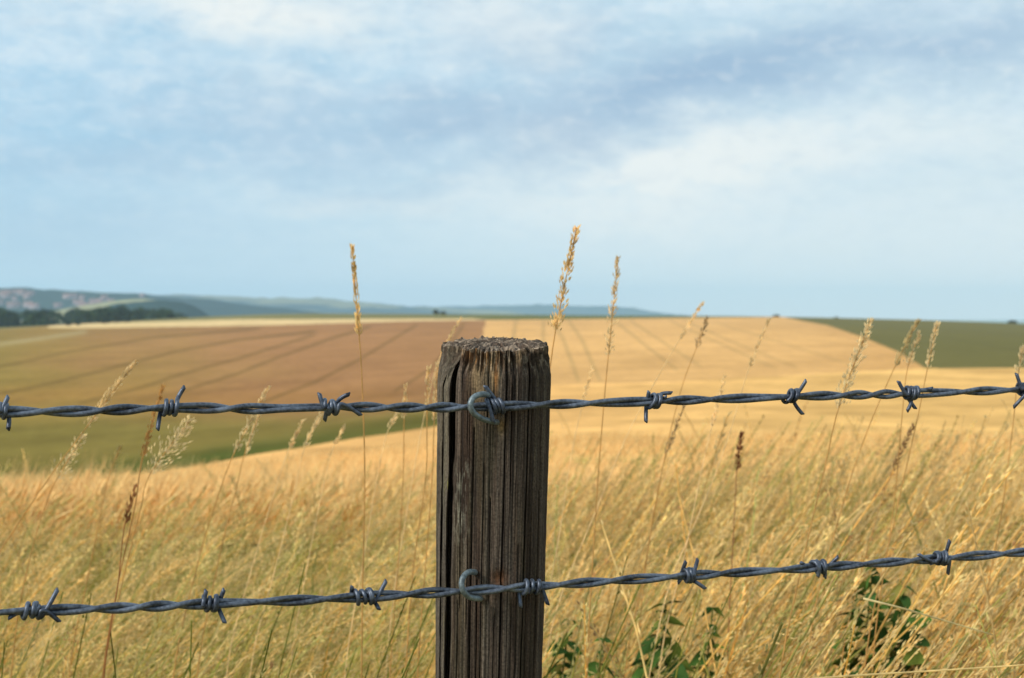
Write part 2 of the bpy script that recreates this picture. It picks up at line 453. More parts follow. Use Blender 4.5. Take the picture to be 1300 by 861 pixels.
# ------------------------------------------------------------------ far hills
def ridge(name, label, prof, dc, wf, wb, colf, bump=4.0, base=-61.0):
    p = np.array(prof, float)
    px = np.arange(p[0, 0], p[-1, 0] + 0.1, max(1.2, (p[-1, 0] - p[0, 0]) / 420))
    top = np.interp(px, p[:, 0], p[:, 1])
    k = np.ones(9) / 9.0
    top = np.convolve(np.pad(top, 4, mode='edge'), k, 'valid')
    zt = EYE - (top - HY) / F * dc
    t = np.concatenate([np.linspace(-1, 0, 46), np.linspace(0, 1, 14)[1:]])
    rows = []
    for s in t:
        d = dc + (s * wf if s < 0 else s * wb)
        sh = 1 - sstep(0, 1, abs(s)) ** 1.0
        x = (px - HX) / F * dc + 0 * px
        z = base + (zt - base) * sh
        z = z + (fbm(x * 0.02, d * 0.02 + 0 * x, 1.1, 3) - 0.5) * bump * (0.3 + sh)
        rows.append(np.stack([x, np.full(len(px), d), z], -1))
    v = np.stack(rows)
    n0, n1 = v.shape[:2]
    i = np.arange(n0 - 1)[:, None] * n1; j = np.arange(n1 - 1)[None, :]
    q = np.stack([i + j, i + j + 1, i + n1 + j + 1, i + n1 + j], -1).reshape(-1, 4)
    vf = v.reshape(-1, 3)
    o = mesh_np(name, vf, q, M_HILL, None, col=colf(vf[:, 0], vf[:, 1], vf[:, 2]), smooth=True)
    o['kind'] = 'structure'; o['label'] = label
    return v

WOODC = np.array((0.016, 0.038, 0.032)); FIELDC = np.array((0.15, 0.16, 0.09))
def mixcol(thr, a=WOODC, b=FIELDC, s=0.006, seed=0.0):
    def f(x, y, z):
        n = fbm(x * s + seed, y * s * 0.6, z * 0.02 + seed, 4)
        return lerp(a, b, sstep(thr - 0.03, thr + 0.03, n)[:, None])
    return f
vill = ridge('hill', 'hillside at far left scattered with houses and trees',
             [(-900, 372), (-400, 362), (0, 367), (30, 366), (60, 368), (100, 368), (150, 371.5), (220, 377), (300, 386), (400, 397), (520, 410)], 2500, 700, 900,
             mixcol(0.62, seed=2.0), 7)
ridge('hill', 'olive open slope between the village hill and the wooded ridge',
      [(20, 412), (60, 398), (100, 389), (150, 381.5), (180, 379), (205, 381), (225, 392), (245, 410)], 1900, 420, 500,
      mixcol(0.20, a=np.array((0.12, 0.13, 0.06)), b=np.array((0.25, 0.235, 0.115)), seed=5.0), 3)
ridge('hill', 'dark wooded ridge in front of the far left hills',
      [(90, 410), (120, 396), (150, 386), (175, 380), (205, 377), (232, 381), (250, 391), (262, 402), (280, 412)], 1500, 260, 300,
      mixcol(0.95, seed=1.0), 9)
ridge('hill', 'long blue-green ridge far off left of the post',
      [(60, 400), (150, 381), (200, 377), (240, 375.5), (330, 379), (400, 379.5), (440, 382), (500, 388), (560, 391.5), (640, 396), (760, 410)], 4300, 1000, 1300,
      mixcol(0.53, b=np.array((0.17, 0.17, 0.09)), s=0.004, seed=7.0), 12)
ridge('hill', 'faint blue wooded ridge on the horizon behind the post',
      [(440, 410), (500, 395), (560, 389.5), (600, 389.5), (640, 388), (680, 387), (720, 389), (760, 388.5), (790, 391), (830, 396), (870, 401), (920, 412)], 5600, 1000, 1300,
      mixcol(0.75, s=0.004, seed=9.0), 12)

# small distant houses on the village hill
m, nt, out = new_mat('house_wall'); b = nt.nodes.new('ShaderNodeBsdfDiffuse'); b.inputs[0].default_value = (0.30, 0.24, 0.24, 1); nt.links.new(b.outputs[0], out.inputs[0]); M_HW = m
m, nt, out = new_mat('house_roof'); b = nt.nodes.new('ShaderNodeBsdfDiffuse'); b.inputs[0].default_value = (0.26, 0.15, 0.13, 1); nt.links.new(b.outputs[0], out.inputs[0]); M_HR = m
def house_mesh():
    mb = MB(); mb.box(-6, 6, -4, 4, -2, 5.2)
    v = [(-6.5, -4.6, 5.2), (6.5, -4.6, 5.2), (6.5, 4.6, 5.2), (-6.5, 4.6, 5.2), (-6.5, 0, 8.6), (6.5, 0, 8.6)]
    mb.add(v, [(0, 1, 5, 4), (2, 3, 4, 5), (3, 2, 1, 0)], [(0, 4, 3), (1, 2, 5)])
    mb.box(3, 4.2, -0.6, 0.6, 7.6, 9.8)
    return mb
hb = house_mesh()
h0 = hb.build('house', None, None, smooth=False, mats=[M_HW, M_HR], midx=[0]*6 + [1]*3 + [0]*6 + [1]*2)
tag(h0, 'tiny pinkish house on the far left hillside', 'house', 'houses scattered over the far left hillside')
n0, n1 = vill.shape[:2]
k = 0
rr = random.Random(5)
cands = []
for tr_ in range(4000):
    i = rr.randrange(8, 44); j = rr.randrange(n1)
    p = vill[i, j]; px = HX + F * p[0] / p[1]; py = HY - F * (p[2] - EYE) / p[1]
    if -40 < px < 185 and 373 < py < 392 and (px < 110 or py > 375.5) and fbm(px * 0.03, py * 0.12, 3.0, 2) > 0.45:
        if all((px - a) ** 2 + (2 * (py - b_)) ** 2 > 26 for a, b_ in cands):
            cands.append((px, py))
            o = h0 if k == 0 else h0.copy()
            if k: C.objects.link(o)
            o.location = (p[0], p[1], p[2]); o.rotation_euler.z = rr.uniform(-0.7, 0.7)
            s = rr.uniform(0.65, 1.05); o.scale = (s * rr.uniform(0.8, 1.5), s, s)
            k += 1
            if k >= 60: break

# ------------------------------------------------------------------ trees in the distance
def leaf_cloud(mb, c, r, n, size, colr, rng, zs=0.8):
    dirs = rng.normal(size=(n, 3)); dirs /= np.linalg.norm(dirs, axis=1)[:, None]
    rad = rng.uniform(0.45, 1.0, n) ** 0.5
    lump = 0.75 + 0.45 * vnoise(dirs[:, 0] * 2 + c[0], dirs[:, 1] * 2 + c[1], dirs[:, 2] * 2)
    P = np.array(c) + dirs * (rad * lump)[:, None] * np.array([r, r, r * zs])
    a = rng.normal(size=(n, 3)); a /= np.linalg.norm(a, axis=1)[:, None]
    b = np.cross(a, rng.normal(size=(n, 3))); b /= np.linalg.norm(b, axis=1)[:, None]
    s = size * rng.uniform(0.6, 1.3, n)[:, None]
    v = np.stack([P - a * s, P - b * s * .6, P + a * s, P + b * s * .6], 1).reshape(-1, 3)
    q = np.arange(4 * n).reshape(-1, 4)
    cl = np.repeat(np.array(colr) * rng.uniform(0.6, 1.5, (n, 1)), 4, axis=0)
    mb.add(v, q, (), cl)

wood = MB()
rngw = np.random.default_rng(3)
for i in range(150):
    px = rngw.uniform(-420, 235)
    d = rngw.uniform(560, 760)
    topy = pl(px, (-420, 388), (0, 390.5), (50, 392), (90, 391), (160, 388.5), (200, 390), (235, 396)) + rngw.uniform(0, 6)
    c = at(px, topy, d)
    r = rngw.uniform(3.0, 5.2)
    leaf_cloud(wood, (c.x, d, c.z - r * 0.8), r, 200, 0.9, (0.035, 0.058, 0.022), rngw)
    leaf_cloud(wood, (c.x, d, c.z - r * 2.2), r * 1.2, 120, 1.1, (0.03, 0.05, 0.02), rngw)
o = wood.build('wood', M_TREE, smooth=False); tag(o, 'dark belt of woodland below the far left hills', kind='stuff')

M_BARK, nt, out = new_mat('bark'); b = nt.nodes.new('ShaderNodeBsdfDiffuse'); nz = nt.nodes.new('ShaderNodeTexNoise'); nz.inputs['Scale'].default_value = 6
cr = nt.nodes.new('ShaderNodeValToRGB'); cr.color_ramp.elements[0].color = (0.05, 0.035, 0.025, 1); cr.color_ramp.elements[1].color = (0.14, 0.10, 0.07, 1)
nt.links.new(nz.outputs[0], cr.inputs[0]); nt.links.new(cr.outputs[0], b.inputs[0]); nt.links.new(b.outputs[0], out.inputs[0])
def far_tree(name, px, py_base, d, w, h, label, cat, group=None):
    """w, h in metres; crown and trunk"""
    base = at(px, py_base, d)
    root = empty(name, base); tag(root, label, cat, group)
    t = MB(); t.tube([base + Vector((0, 0, -1)), base + Vector((0, 0, h * .3)), base + Vector((0.1, 0, h * .6))], [0.22, 0.16, 0.08], 7)
    for s in (-1, 1): t.tube([base + Vector((0, 0, h * .3)), base + Vector((s * w * .2, 0, h * .6))], [0.1, 0.04], 5)
    t.build('trunk', M_BARK, root)
    cmb = MB(); rg = np.random.default_rng(int(px))
    for k in range(4):
        leaf_cloud(cmb, (base.x + rg.uniform(-.28, .28) * w, base.y + rg.uniform(-.2, .2) * w, base.z + h * rg.uniform(.45, .65)), min(w, h) * .36, 160, 0.28, (0.035, 0.05, 0.022), rg)
    cmb.build('crown', M_TREE, root, smooth=False)
for (px, py, w, h, lab) in ((86, 416, 2.6, 2.2, 'first and leftmost small dark bush along the far edge of the brown field'),
                            (99, 415.5, 2.4, 2.0, 'small dark bush right of the leftmost one at the far field edge'),
                            (134, 413, 2.6, 2.0, 'small dark bush left of the long clump by the pale stubble strip'),
                            (148, 412, 5.0, 2.6, 'widest dark bush clump standing by the pale stubble strip'),
                            (160, 411.5, 3.0, 2.2, 'small dark bush right of the widest clump by the stubble strip')):
    far_tree('bush', px, py - 1, 520, w, h, lab, 'bush', 'bushes along the far field edge')
far_tree('tree', 553, 401, 560, 3.0, 2.6, 'taller dark tree of the pair on the skyline left of the post', 'tree')
far_tree('bush', 562, 401, 560, 2.6, 1.8, 'low dark bush beside the skyline tree left of the post', 'bush')
far_tree('bush', 983, 404.5, 555, 5.0, 1.5, 'tiny dark bush on the skyline at the corner of the green field', 'bush')
far_tree('bush', 1061, 406, 555, 2.4, 1.1, 'tiniest dark bush on the skyline above the green field', 'bush')
far_tree('bush', 1288, 413.5, 555, 7.0, 2.3, 'dark bush on the skyline at the far right', 'bush')

# ------------------------------------------------------------------ grasses as prototypes, merged in bulk
class Proto:
    def __init__(self):
        self.v = []; self.q = []; self.t = []; self.p = []; self.n = 0
    def add(self, v, q, t, part):
        v = np.asarray(v, float); self.v.append(v); self.q.append(np.asarray(q, int) + self.n)
        self.t.append(np.broadcast_to(np.asarray(t, float), (len(v),)).copy()); self.p.append(np.full(len(v), part)); self.n += len(v)
    def done(self):
        self.v = np.concatenate(self.v); self.q = np.concatenate(self.q); self.t = np.concatenate(self.t); self.p = np.concatenate(self.p)
        return self

def prism(P, R, sides=3):
    P = np.asarray(P, float); n = len(P); R = np.broadcast_to(R, (n,))
    T = np.gradient(P, axis=0); T /= np.linalg.norm(T, axis=1)[:, None] + 1e-9
    N = np.cross(T, np.array([0, 1.0, 0.13])); N /= np.linalg.norm(N, axis=1)[:, None] + 1e-9
    B = np.cross(T, N)
    a = np.arange(sides) / sides * 2 * math.pi
    v = (P[:, None, :] + R[:, None, None] * (np.cos(a)[None, :, None] * N[:, None, :] + np.sin(a)[None, :, None] * B[:, None, :])).reshape(-1, 3)
    i = np.arange(n - 1)[:, None] * sides; j = np.arange(sides)[None, :]; k = (j + 1) % sides
    return v, np.stack([i + j, i + k, i + sides + k, i + sides + j], -1).reshape(-1, 4)

def spikelets(P, Dv, L, W, rng):
    """crossed diamonds at points P along directions Dv"""
    n = len(P); Dv = Dv / (np.linalg.norm(Dv, axis=1)[:, None] + 1e-9)
    s = np.cross(Dv, rng.normal(size=(n, 3))); s /= np.linalg.norm(s, axis=1)[:, None] + 1e-9
    u = np.cross(Dv, s)
    L = np.broadcast_to(L, (n,))[:, None]; W = np.broadcast_to(W, (n,))[:, None]
    out = []
    for w in (s, u):
        out.append(np.stack([P, P + Dv * L * .45 + w * W * .5, P + Dv * L, P + Dv * L * .45 - w * W * .5], 1))
    v = np.stack(out, 1).reshape(-1, 3)
    return v, np.arange(len(v)).reshape(-1, 4)

def stem_path(t, lean, droop, h=1.0):
    x = lean * t ** 1.5 + droop * np.clip(t - .75, 0, 1) ** 2 * 4
    z = h * (t - 0.25 * lean * lean * t ** 2) - abs(droop) * np.clip(t - .8, 0, 1) ** 2 * 2.5
    return np.stack([x, 0.02 * np.sin(t * 5), z], -1)

def head_points(pathf, t0, n, kind, rng):
    """spikelet positions and directions about the top of a stem"""
    tt = rng.uniform(t0, 1.0, n) ** 1.0
    P = pathf(tt); T = pathf(tt + .01) - P; T /= np.linalg.norm(T, axis=1)[:, None]
    s = rng.normal(size=(n, 3)); s -= T * (s * T).sum(1)[:, None]; s /= np.linalg.norm(s, axis=1)[:, None]
    u = (tt - t0) / (1 - t0)
    if kind in ('spike', 'stem', 'bare'): r = 0.003 * np.ones(n); sp = 0.28
    elif kind == 'narrow': r = (0.010 * (1 - u) + 0.002) * rng.uniform(.2, 1, n); sp = 0.35
    else: r = (0.045 * (1 - u) ** .8 + 0.004) * rng.uniform(.1, 1, n) ** .8; sp = 0.5
    side = s * r[:, None]
    P2 = P + side + T * r[:, None] * (0.9 if kind != 'spike' else 0)
    P2[:, 2] -= 0.25 * r if kind == 'panicle' else 0
    Dv = T + s * sp + np.array([0.15, 0, -0.1 if kind == 'panicle' else 0])
    return P, P2, Dv

def make_head_stem(kind, seed):
    rng = np.random.default_rng(seed); p = Proto()
    lean = rng.uniform(.12, .5); droop = rng.uniform(0, .35) if kind == 'panicle' else rng.uniform(0, .12)
    if kind in ('stem', 'bare'): lean = rng.uniform(.25, .5); droop = rng.uniform(0, .06)
    f = lambda t: stem_path(np.asarray(t, float), lean, droop)
    t = np.linspace(0, 1, 8)
    v, q = prism(f(t), lerp(0.0021, 0.0011, t) * (1.35 if kind == 'stem' else 1)); p.add(v, q, np.repeat(t, 3), 0)
    t0 = {'spike': .86, 'narrow': .78, 'panicle': .76, 'stem': .84, 'bare': .9}[kind]
    n = {'spike': 30, 'narrow': 36, 'panicle': 56, 'stem': 14, 'bare': 2}[kind]
    base, P2, Dv = head_points(f, t0, n, kind, rng)
    L = rng.uniform(.008, .014, n); W = rng.uniform(.0024, .0038, n)
    v, q = spikelets(P2, Dv, L, W, rng); p.add(v, q, 1.0, 1)
    if kind == 'panicle':
        m = n // 2
        w = np.array([0.0006, 0, 0.0])
        vv = np.stack([base[:m] - w, base[:m] + w, P2[:m] + w * .6, P2[:m] - w * .6], 1).reshape(-1, 3)
        p.add(vv, np.arange(len(vv)).reshape(-1, 4), 0.95, 0)
    # one dry leaf blade half way
    tl = rng.uniform(.25, .5); b0 = f(tl)[None][0] if f(tl).ndim == 1 else f(tl)
    ln = rng.uniform(.12, .28); sgn = rng.choice([-1, 1, 1]); s = np.linspace(0, 1, 5)
    mid = b0 + np.stack([sgn * ln * .55 * s, .2 * ln * s * rng.uniform(-1, 1), ln * (s * .9 - .55 * s ** 2)], -1)
    wd = (0.0028 * (1 - s ** 2) + .0004)[:, None] * np.array([.35, .9, .2])
    v = np.stack([mid - wd, mid + wd], 1).reshape(-1, 3)
    i = np.arange(4) * 2; p.add(v, np.stack([i, i + 1, i + 3, i + 2], -1), tl, 2)
    return p.done()

def make_blade(seed):
    rng = np.random.default_rng(seed); p = Proto()
    for k in range(3):
        lean = rng.uniform(-.15, .55); h = rng.uniform(.5, .95); dr = rng.uniform(0, .5)
        s = np.linspace(0, 1, 7)
        mid = stem_path(s, lean, dr, h); mid[:, 1] += rng.uniform(-.1, .1) * s; mid[:, 0] += rng.uniform(-.03, .03)
        a = rng.uniform(0, math.pi)
        wd = (0.0038 * (1 - s ** 3) + .0004)[:, None] * np.array([math.cos(a), math.sin(a), 0])
        v = np.stack([mid - wd, mid + wd], 1).reshape(-1, 3)
        i = np.arange(6) * 2; p.add(v, np.stack([i, i + 1, i + 3, i + 2], -1), np.repeat(s * .8, 2), 2)
    return p.done()

def scatter(name, protos, pos, scale, rot, tilt, colfn, mat, weights=None, rng=RNG, which=None):
    """bake copies of the prototypes into one mesh; pos Nx3, scale N, rot N (about z), tilt N (lean towards +x)"""
    if which is None: which = rng.integers(0, len(protos), len(pos))
    Vs = []; Qs = []; Cs = []; n = 0
    for k, p in enumerate(protos):
        idx = np.nonzero(which == k)[0]
        if not len(idx): continue
        c, s = np.cos(rot[idx])[:, None], np.sin(rot[idx])[:, None]
        v = p.v[None] * scale[idx][:, None, None]
        x = v[..., 0] * c - v[..., 1] * s; y = v[..., 0] * s + v[..., 1] * c; z = v[..., 2]
        ct, st = np.cos(tilt[idx])[:, None], np.sin(tilt[idx])[:, None]
        x, z = x * ct + z * st, z * ct - x * st
        v = np.stack([x, y, z], -1) + pos[idx][:, None, :]
        Vs.append(v.reshape(-1, 3))
        m = len(p.v)
        Qs.append((p.q[None] + (np.arange(len(idx)) * m)[:, None, None]).reshape(-1, 4) + n)
        Cs.append(colfn(idx, p.t, p.p).reshape(-1, 3))
        n += len(idx) * m
    return mesh_np(name, np.concatenate(Vs), np.concatenate(Qs), mat, None, col=np.concatenate(Cs))

P_HEAD = [make_head_stem('panicle', i) for i in range(12)] + [make_head_stem('narrow', 50 + i) for i in range(8)] + [make_head_stem('spike', 90 + i) for i in range(5)]
P_STEM = [make_head_stem('stem', 120 + i) for i in range(12)]
P_BLADE = [make_blade(200 + i) for i in range(14)]

def verge(n, dmin, dmax, upx=(-260, 1560)):
    d = np.sqrt(RNG.uniform(dmin ** 2, dmax ** 2, n)); px = RNG.uniform(upx[0], upx[1], n)
    x = (px - HX) / F * d
    return px, d, np.stack([x, d, ground_z(x, d)], -1)

STRAW = np.array((0.97, 0.62, 0.19)); PALE = np.array((0.98, 0.80, 0.43)); GREEN = np.array((0.22, 0.32, 0.045)); RED = np.array((0.42, 0.19, 0.08))
def grass_cols(pos, idx, t, part, green, rnd, rnd2):
    """colour per vertex: greener towards the root, pale heads, a few reddish"""
    K = len(idx); m = len(t)
    g = green[idx][:, None]
    tt = t[None, :] * np.ones((K, 1))
    gf = np.clip((1 - sstep(0.25, 0.95, tt)) * (0.12 + 0.55 * g) + 0.12 * g * (part[None] == 0), 0, 1)
    base = lerp(STRAW, PALE, (rnd[idx] ** 1.5 * .8)[:, None, None] * np.ones((1, m, 1)))
    base = base * np.ones((K, m, 3))
    hd = (part == 1)[None, :, None]
    headc = lerp(lerp(STRAW, PALE, 0.75)[None, :], RED[None, :], ((rnd2[idx] > .93) * .75)[:, None])[:, None, :]
    base = np.where(hd, headc * np.ones((1, m, 1)), base)
    bl = (part == 2)[None, :]
    gf = np.where(bl, np.clip(gf * 1.3, 0, 1), gf)
    gf = np.where(part[None] == 1, gf * 0.4, gf)
    full_g = (np.modf(rnd2[idx] * 7.3)[0][:, None] < .10 + .40 * (g > .7))
    gf = np.where(full_g, np.clip(.62 + .45 * (1 - tt), 0, 1) * np.where(part[None] == 1, .6, 1.0), gf)
    c = lerp(base, GREEN, gf[..., None])
    return c * (0.60 + 0.54 * np.modf(rnd2[idx] * 13.7)[0][:, None, None])

def put_grass(name, protos, n, dmin, dmax, hfun, label, thin=1.0, green_add=0.0, upx=(-260, 1560), tiltr=(-.05, .28)):
    px, d, pos = verge(n, dmin, dmax, upx)
    keep = np.abs(np.hypot(pos[:, 0] + .02, pos[:, 1] - 1.352)) > .07
    px, d, pos = px[keep], d[keep], pos[keep]; n = len(px)
    h = hfun(px, d) * RNG.uniform(.72, 1.08, n)
    rot = RNG.normal(0, .55, n); rot = np.where(RNG.random(n) < .06, RNG.uniform(-3.1, 3.1, n), rot)
    leanl = np.where(px < 560, .42, .16)
    tilt = RNG.uniform(tiltr[0], tiltr[1], n) + leanl * RNG.random(n)
    gn = sstep(.38, .56, fbm(pos[:, 0] * 1.6, pos[:, 1] * 1.2, 2.0, 3))
    green = np.clip(gn * .8 + green_add + RNG.uniform(-.15, .15, n), 0, 1)
    r1 = RNG.random(n); r2 = RNG.random(n)
    which = RNG.integers(0, len(protos), n)
    if protos is P_HEAD:   # fluffy panicles left, thin stems right
        pr = np.where(px < 560, .72, .16)
        which = np.where(RNG.random(n) < pr, RNG.integers(0, 12, n), RNG.integers(12, 25, n))
    o = scatter(name, protos, pos, h, rot, tilt, lambda i, t, p: grass_cols(pos, i, t, p, green, r1, r2), M_GRASS, which=which)
    return tag(o, label, kind='stuff')

def h_head(px, d):
    # tops of the sward: rises a little towards the right
    return pl(px, (0, .84), (560, .86), (750, .90), (1300, .93)) * np.where(d < 2.6, .98, 1.0) - pl(px, (0, .13), (500, .09), (800, .03)) * sstep(2.8, 5.0, d)
put_grass('dry_grass', P_HEAD, 7600, 1.62, 5.9, h_head, 'tall golden seeding grass growing thickly behind the fence')
put_grass('grass_leaves', P_BLADE, 7600, 1.6, 5.8, lambda px, d: .90 - pl(px, (0, .20), (800, .1)) * sstep(2.6, 5, d), 'green and straw coloured grass blades among the seeding grass', green_add=.25)
put_grass('tall_stems', P_STEM + P_HEAD[12:16], 900, 1.7, 3.3, lambda px, d: pl(px, (0, .86), (560, .93), (750, .98), (1300, .96)), 'pale slender stems standing a little taller than the grass', upx=(480, 1560), tiltr=(-.02, .36))
put_grass('short_grass', P_BLADE, 1500, .35, 1.6, lambda px, d: .33 + 0 * px, 'short grass at the foot of the fence', green_add=.3, upx=(-1500, 2800))

put_grass('wispy_stalks', P_HEAD[12:25], 95, 1.9, 3.2, lambda px, d: 1.10 + 0 * px, 'sparse pale wispy stalks overtopping the grass right of the post', upx=(690, 1400), tiltr=(.0, .12))
n = 60
px, d, pos = verge(n, 1.6, 2.3, (-60, 900))
keep = np.abs(np.hypot(pos[:, 0] + .02, pos[:, 1] - 1.352)) > .07
px, d, pos = px[keep], d[keep], pos[keep]; n = len(px)
gsh = RNG.uniform(.6, 1.2, n)
def green_stem(idx, t, part):
    c = lerp(np.array((.07, .12, .02)), np.array((.22, .24, .05)), t[None, :, None] * np.ones((len(idx), 1, 1)))
    return c * gsh[idx][:, None, None]
P_BARE = [make_head_stem('bare', 170 + i) for i in range(6)]
o = scatter('green_stems', P_BARE, pos, RNG.uniform(.70, .92, n), RNG.normal(0, .5, n), RNG.uniform(-.38, -.10, n), green_stem, M_GRASS)
tag(o, 'upright green stems standing among the dry grass near the fence', kind='stuff')

# ------------------------------------------------------------------ wheat ears
def make_ear(seed):
    rng = np.random.default_rng(seed); p = Proto()
    lean = rng.uniform(.02, .12); s = np.linspace(0, 1, 4)
    P = np.stack([lean * s ** 2, 0 * s, s * .42], -1)
    v, q = prism(P, .0016); p.add(v, q, np.repeat(s, 3) * .6, 0)
    a = P[-1]; dr = rng.uniform(.0, .9); dirn = np.array([math.sin(dr + .2), rng.uniform(-.2, .2), math.cos(dr + .2)])
    k = np.linspace(0, 1, 5); pts = a + dirn * (k * .085)[:, None]
    v, q = prism(pts, np.array([.002, .0065, .0075, .006, .0015]), 4); p.add(v, q, 1.0, 1)
    for j in range(5):
        b0 = a + dirn * .085 * rng.uniform(.2, 1); dd_ = dirn + rng.normal(size=3) * .22; w = np.array([.0009, .0004, 0])
        v = np.stack([b0 - w, b0 + w, b0 + dd_ * .075 + w * .3, b0 + dd_ * .075 - w * .3]); p.add(v, [[0, 1, 2, 3]], 1.0, 1)
    return p.done()
P_EAR = [make_ear(400 + i) for i in range(14)]
n = 46000
u = RNG.random(n); d = 5.5 * (27 / 5.5) ** (u ** .92)
px = RNG.uniform(-180, 1480, n)
pyv = HY - F * (surf_fast(px, d) - EYE) / d
ybn = pl(px, (-7000, 650), (-400, 645), (-100, 632), (0, 620), (100, 611), (200, 600), (330, 577), (450, 557), (555, 541), (620, 522), (8000, 400))
keep = (pyv - F * .09 / d > ybn - 1) & ~((px > 700) & (np.abs(pyv - 588) < 9) & (RNG.random(n) < .8))
px, d = px[keep], d[keep]; n = len(px)
x = (px - HX) / F * d
pos = np.stack([x, d, surf_fast(px, d) - .40 * RNG.uniform(.82, 1.08, n) - .07 * sstep(8, 16, d)], -1)
r1 = RNG.random(n); patch = fbm(x * .5, d * .22, 9.9, 3)
def ear_col(idx, t, part):
    c = lerp(np.array((.80, .53, .22)), np.array((.90, .67, .31)), r1[idx][:, None]) * (.86 + .34 * patch[idx][:, None])
    c = c[:, None, :] * np.ones((1, len(t), 1))
    return c * np.where(part == 0, .85, 1.0)[None, :, None]
o = scatter('wheat_ears', P_EAR, pos, RNG.uniform(.9, 1.15, n), RNG.normal(0, .9, n), RNG.uniform(-.1, .35, n), ear_col, M_WHEAT)
tag(o, 'ripe wheat ears standing over the near part of the wheat field', kind='stuff')

# ------------------------------------------------------------------ single tall stalks
def bez(pts, n):
    """smooth path through the points"""
    P = np.array([tuple(p) for p in pts], float)
    s = np.concatenate([[0], np.cumsum(np.linalg.norm(np.diff(P, axis=0), axis=1))]); s /= s[-1]
    return catmull(s, P, np.linspace(0, 1, n))

def stalk(name, cat, label, d, tip, hb, mids, kind, headcol, stemcol, fat=1.0, density=1.0, group='single tall stalks rising above the grass', seed=0):
    rng = np.random.default_rng(seed + int(tip[0] * 3 + tip[1]))
    pts = [at(tip[0], tip[1], d), at(hb[0], hb[1], d)] + [at(a, b, d) for a, b in mids]
    last = pts[-1]; prev = pts[-2]
    sl = (last.x - prev.x) / max(1e-3, (prev.z - last.z))
    gz = float(ground_z(np.array(last.x), np.array(d)))
    hgt = last.z - gz
    root_p = Vector((last.x + sl * hgt * .45, d + rng.uniform(-.04, .04), gz))
    pts.append(root_p)
    full = bez(pts[::-1], 60)
    r = empty(name, root_p); tag(r, label, cat, group)
    mb = MB(); tt = np.linspace(0, 1, 60)
    mb.tube(full, lerp(.0016, .0006, tt) * 1.0, 6, col=lerp(lerp(GREEN, STRAW, .4), np.array(stemcol), sstep(.1, .6, tt)[:, None]))
    mb.build('stem', M_GRASS, r)
    # head
    H = bez([at(hb[0], hb[1], d), at((hb[0] + tip[0]) / 2 - (tip[0] - hb[0]) * .03, (hb[1] + tip[1]) / 2, d), at(tip[0], tip[1], d)], 40)
    L = np.linalg.norm(H[-1] - H[0])
    n = int(L / .0011 * density)
    u = rng.uniform(0, 1, n); i = np.clip((u * 38).astype(int), 0, 38); fr = (u * 38 - i)[:, None]
    P = H[i] * (1 - fr) + H[i + 1] * fr; T = H[i + 1] - H[i]; T /= np.linalg.norm(T, axis=1)[:, None]
    s = rng.normal(size=(n, 3)); s -= T * (s * T).sum(1)[:, None]; s /= np.linalg.norm(s, axis=1)[:, None]
    if kind == 'spike': rad = (.0028 * (1 - .5 * u)) * rng.uniform(.3, 1, n) * fat; spr = .25
    elif kind == 'narrow':
        cl = .35 + .65 * vnoise(u * 9 + seed, seed * 3.1, 0.5)
        rad = (.009 * (1 - u) ** .6 + .0018) * cl * rng.uniform(.1, 1, n) * fat; spr = .38
    else:
        cl = .2 + .9 * vnoise(u * 7 + seed, seed * 1.7, 0.5)
        rad = (.030 * (1 - u) ** .7 + .003) * cl * rng.uniform(.05, 1, n) * fat; spr = .55
    P2 = P + s * rad[:, None] + T * (rad * .8)[:, None]
    Ls = rng.uniform(.005, .0085, n) * (1.15 if kind == 'panicle' else 1); Ws = rng.uniform(.0015, .0025, n)
    v, q = spikelets(P2, T + s * spr, Ls, Ws, rng)
    hc = np.array(headcol)[None] * rng.uniform(.72, 1.18, (n, 1)); hc = np.repeat(hc, 8, axis=0)
    hm = MB(); hm.add(v, q, (), hc)
    m = n // 3 if kind != 'spike' else 0
    for a, b in zip(P[:m:2], P2[:m:2]):
        hm.tube([a, (a + b) / 2, b], [.0005, .0004, .0003], 3, cap=False, col=np.array(headcol) * .8)
    hm.build('seed_head', M_GRASS, r, smooth=False)
    return r

G = (0.62, 0.38, 0.14); Pl = (0.88, 0.68, 0.38); Cr = (0.86, 0.70, 0.42); Br = (0.36, 0.19, 0.09); Ol = (0.50, 0.40, 0.16)
S = stalk
S('grass_stalk', 'grass', 'golden slender stalk rising alone against the sky left of the post', 1.95, (447, 312), (456, 428), [(459, 470), (463, 600), (460, 760), (459, 861)], 'spike', (.92, .68, .32), G, 1.4, 1.6, seed=1)
S('grass_stalk', 'grass', 'tallest stalk, golden with ragged seed head just right of the post top', 1.75, (732, 289), (704, 425), [(702, 440), (694, 500), (680, 640), (665, 861)], 'narrow', (.92, .68, .34), G, 1.1, 1.9, seed=2)
S('grass_stalk', 'grass', 'second tall stalk right of the post with pale loose head over the horizon', 2.1, (785, 326), (772, 455), [(766, 520), (757, 640), (745, 861)], 'narrow', Pl, G, 1.0, 1.1, seed=3)
S('grass_stalk', 'grass', 'thin pale slanting stalk whose tip just clears the horizon right of centre', 2.6, (893, 384), (862, 432), [(800, 545), (760, 640), (700, 800)], 'spike', Pl, Pl, 1.2, 1.0, seed=4)
S('grass_stalk', 'grass', 'brownish short tufted head just below the horizon beside the thin slanting stalk', 2.6, (898, 403), (884, 442), [(866, 490), (840, 600), (815, 760)], 'narrow', (.5, .36, .2), G, 1.0, 1.0, seed=5)
S('grass_stalk', 'grass', 'straight pale stalk slanting right across the tan field below the small bush', 2.4, (977, 404), (950, 470), [(928, 545), (905, 610), (840, 780)], 'spike', Pl, Pl, 1.3, 1.0, seed=6)
